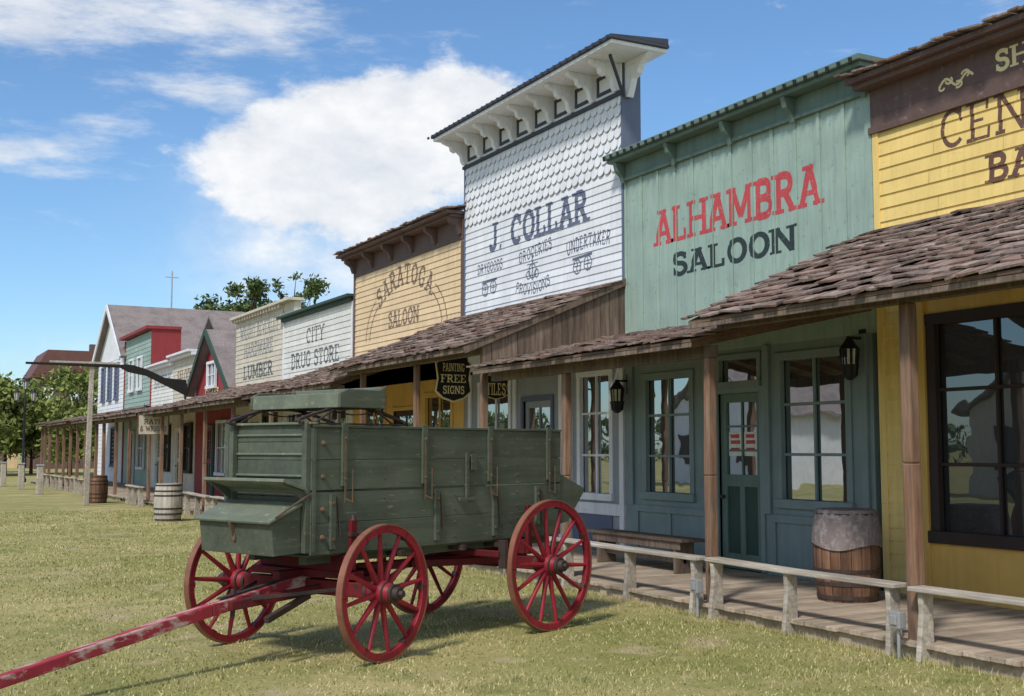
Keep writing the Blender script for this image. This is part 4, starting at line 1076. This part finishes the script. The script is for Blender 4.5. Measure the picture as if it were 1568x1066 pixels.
y = rng.uniform(3, 40, n); x = 7.62 - .018 * np.maximum(0, y - 14) - np.abs(rng.normal(0, .05, n)); h = rng.uniform(.02, .09, n); an = rng.uniform(0, 6.28, n); w = .004
v = np.empty((n, 3, 3)); v[:, 0] = np.stack([x - w * np.cos(an), y - w * np.sin(an), 0 * x], 1); v[:, 1] = np.stack([x + w * np.cos(an), y + w * np.sin(an), 0 * x], 1); v[:, 2] = np.stack([x + rng.normal(0, .02, n), y + rng.normal(0, .02, n), h], 1)
rawmesh('grass_edge', v.reshape(-1, 3), 3, m)

# ================================================================== SKY / LIGHT
sun_dir = Vector((-.72, -.50, 1.0)).normalized()
el = math.asin(sun_dir.z); rot = math.atan2(sun_dir.x, sun_dir.y)
w = bpy.data.worlds.new('World'); bpy.context.scene.world = w; w.use_nodes = True; nt = w.node_tree
bg = nt.nodes['Background']; sky = nt.nodes.new('ShaderNodeTexSky'); sky.sky_type = 'NISHITA'; sky.sun_disc = False
sky.sun_elevation = el; sky.sun_rotation = rot; sky.air_density = 1.0; sky.dust_density = .5; sky.ozone_density = 2.5
tc = nt.nodes.new('ShaderNodeTexCoord').outputs['Generated']
sx = nt.nodes.new('ShaderNodeSeparateXYZ'); nt.links.new(tc, sx.inputs[0])
A = math_(nt, 'ARCTAN2', sx.outputs[0], sx.outputs[1])
hl = math_(nt, 'SQRT', math_(nt, 'ADD', math_(nt, 'MULTIPLY', sx.outputs[0], sx.outputs[0]), math_(nt, 'MULTIPLY', sx.outputs[1], sx.outputs[1])))
E = math_(nt, 'DIVIDE', sx.outputs[2], math_(nt, 'MAXIMUM', hl, .05))
cv = nt.nodes.new('ShaderNodeCombineXYZ'); nt.links.new(A, cv.inputs[0]); nt.links.new(math_(nt, 'MULTIPLY', E, 1.5), cv.inputs[1])
def blob(a, e, ra, re, amp):
    u = math_(nt, 'DIVIDE', math_(nt, 'SUBTRACT', A, a), ra); v = math_(nt, 'DIVIDE', math_(nt, 'SUBTRACT', E, e), re)
    q = math_(nt, 'ADD', math_(nt, 'MULTIPLY', u, u), math_(nt, 'MULTIPLY', v, v))
    return math_(nt, 'MULTIPLY', math_(nt, 'EXPONENT', math_(nt, 'MULTIPLY', q, -1.0)), amp)
def total(bl):
    tot = None
    for bb in bl:
        q = blob(*bb); tot = q if tot is None else math_(nt, 'ADD', tot, q)
    return tot
cum = total([(.41, .275, .10, .05, 1.35), (.28, .25, .06, .045, 1.2), (.35, .205, .10, .05, 1.0), (.455, .31, .045, .02, .9), (.36, .30, .05, .025, .6)])
haze = total([(.29, .17, .075, .06, .9), (.38, .16, .10, .06, .8), (.10, .07, .09, .02, .4)])
wisp = total([(.24, .36, .14, .026, 1.3), (.07, .345, .07, .03, 1.3), (.225, .302, .06, .018, 1.1), (.15, .262, .045, .02, 1.0), (.085, .235, .055, .022, 1.1)])
nz = noise(nt, cv.outputs[0], 13, 8, .62)
nw = noise(nt, mapping(nt, cv.outputs[0], (9, 20, 1), (0, 0, math.radians(-24))), 1.0, 7, .66)
d1 = math_(nt, 'ADD', cum, math_(nt, 'MULTIPLY', math_(nt, 'SUBTRACT', nz, .5), 2.3))
m1 = mapr(nt, d1, .35, 1.0, 0, 1, True)
mh = math_(nt, 'MULTIPLY', haze, mapr(nt, nz, .3, .7, .15, .8))
mw = math_(nt, 'MULTIPLY', mapr(nt, math_(nt, 'ADD', math_(nt, 'MULTIPLY', wisp, .75), math_(nt, 'MULTIPLY', math_(nt, 'SUBTRACT', nw, .5), 2.4)), .2, 1.15, 0, 1, True), .85)
front = math_(nt, 'MINIMUM', math_(nt, 'MAXIMUM', math_(nt, 'MAXIMUM', m1, mw), mh), 1.0)
nz2 = noise(nt, tc, 2.6, 5, .6); away = mapr(nt, sx.outputs[1], .35, -.1)
m2 = math_(nt, 'MULTIPLY', mapr(nt, nz2, .40, .6, 0, 1, True), away)
mask = math_(nt, 'MAXIMUM', math_(nt, 'MULTIPLY', front, math_(nt, 'SUBTRACT', 1.0, away)), m2)
tint = mix(nt, 1.0, sky.outputs[0], (.74, .93, 1.06, 1), 'MULTIPLY')
cc = mix(nt, mapr(nt, nz, .35, .65), (5.0, 5.25, 5.6, 1), (6.7, 6.7, 6.7, 1))
nt.links.new(mix(nt, math_(nt, 'MULTIPLY', mask, .94), tint, cc), bg.inputs[0]); bg.inputs[1].default_value = .15
sd = bpy.data.lights.new('sun', 'SUN'); sd.energy = 3.0; sd.angle = math.radians(7); sd.color = (1, .94, .86)
so = bpy.data.objects.new('sun', sd); COL.objects.link(so); so.rotation_euler = sun_dir.to_track_quat('Z', 'Y').to_euler()

# ================================================================== CAMERA
cd = bpy.data.cameras.new('camera'); cd.sensor_width = 36; cd.lens = 36 * 1800 / 1568; cd.clip_end = 3000
co = bpy.data.objects.new('camera', cd); COL.objects.link(co); co.location = (0, 0, 1.75)
co.rotation_euler = (math.radians(90 + 4.92), 0, math.radians(-28.05)); bpy.context.scene.camera = co
sc = bpy.context.scene; sc.view_settings.view_transform = 'Standard'; sc.view_settings.look = 'None'; sc.view_settings.exposure = 0
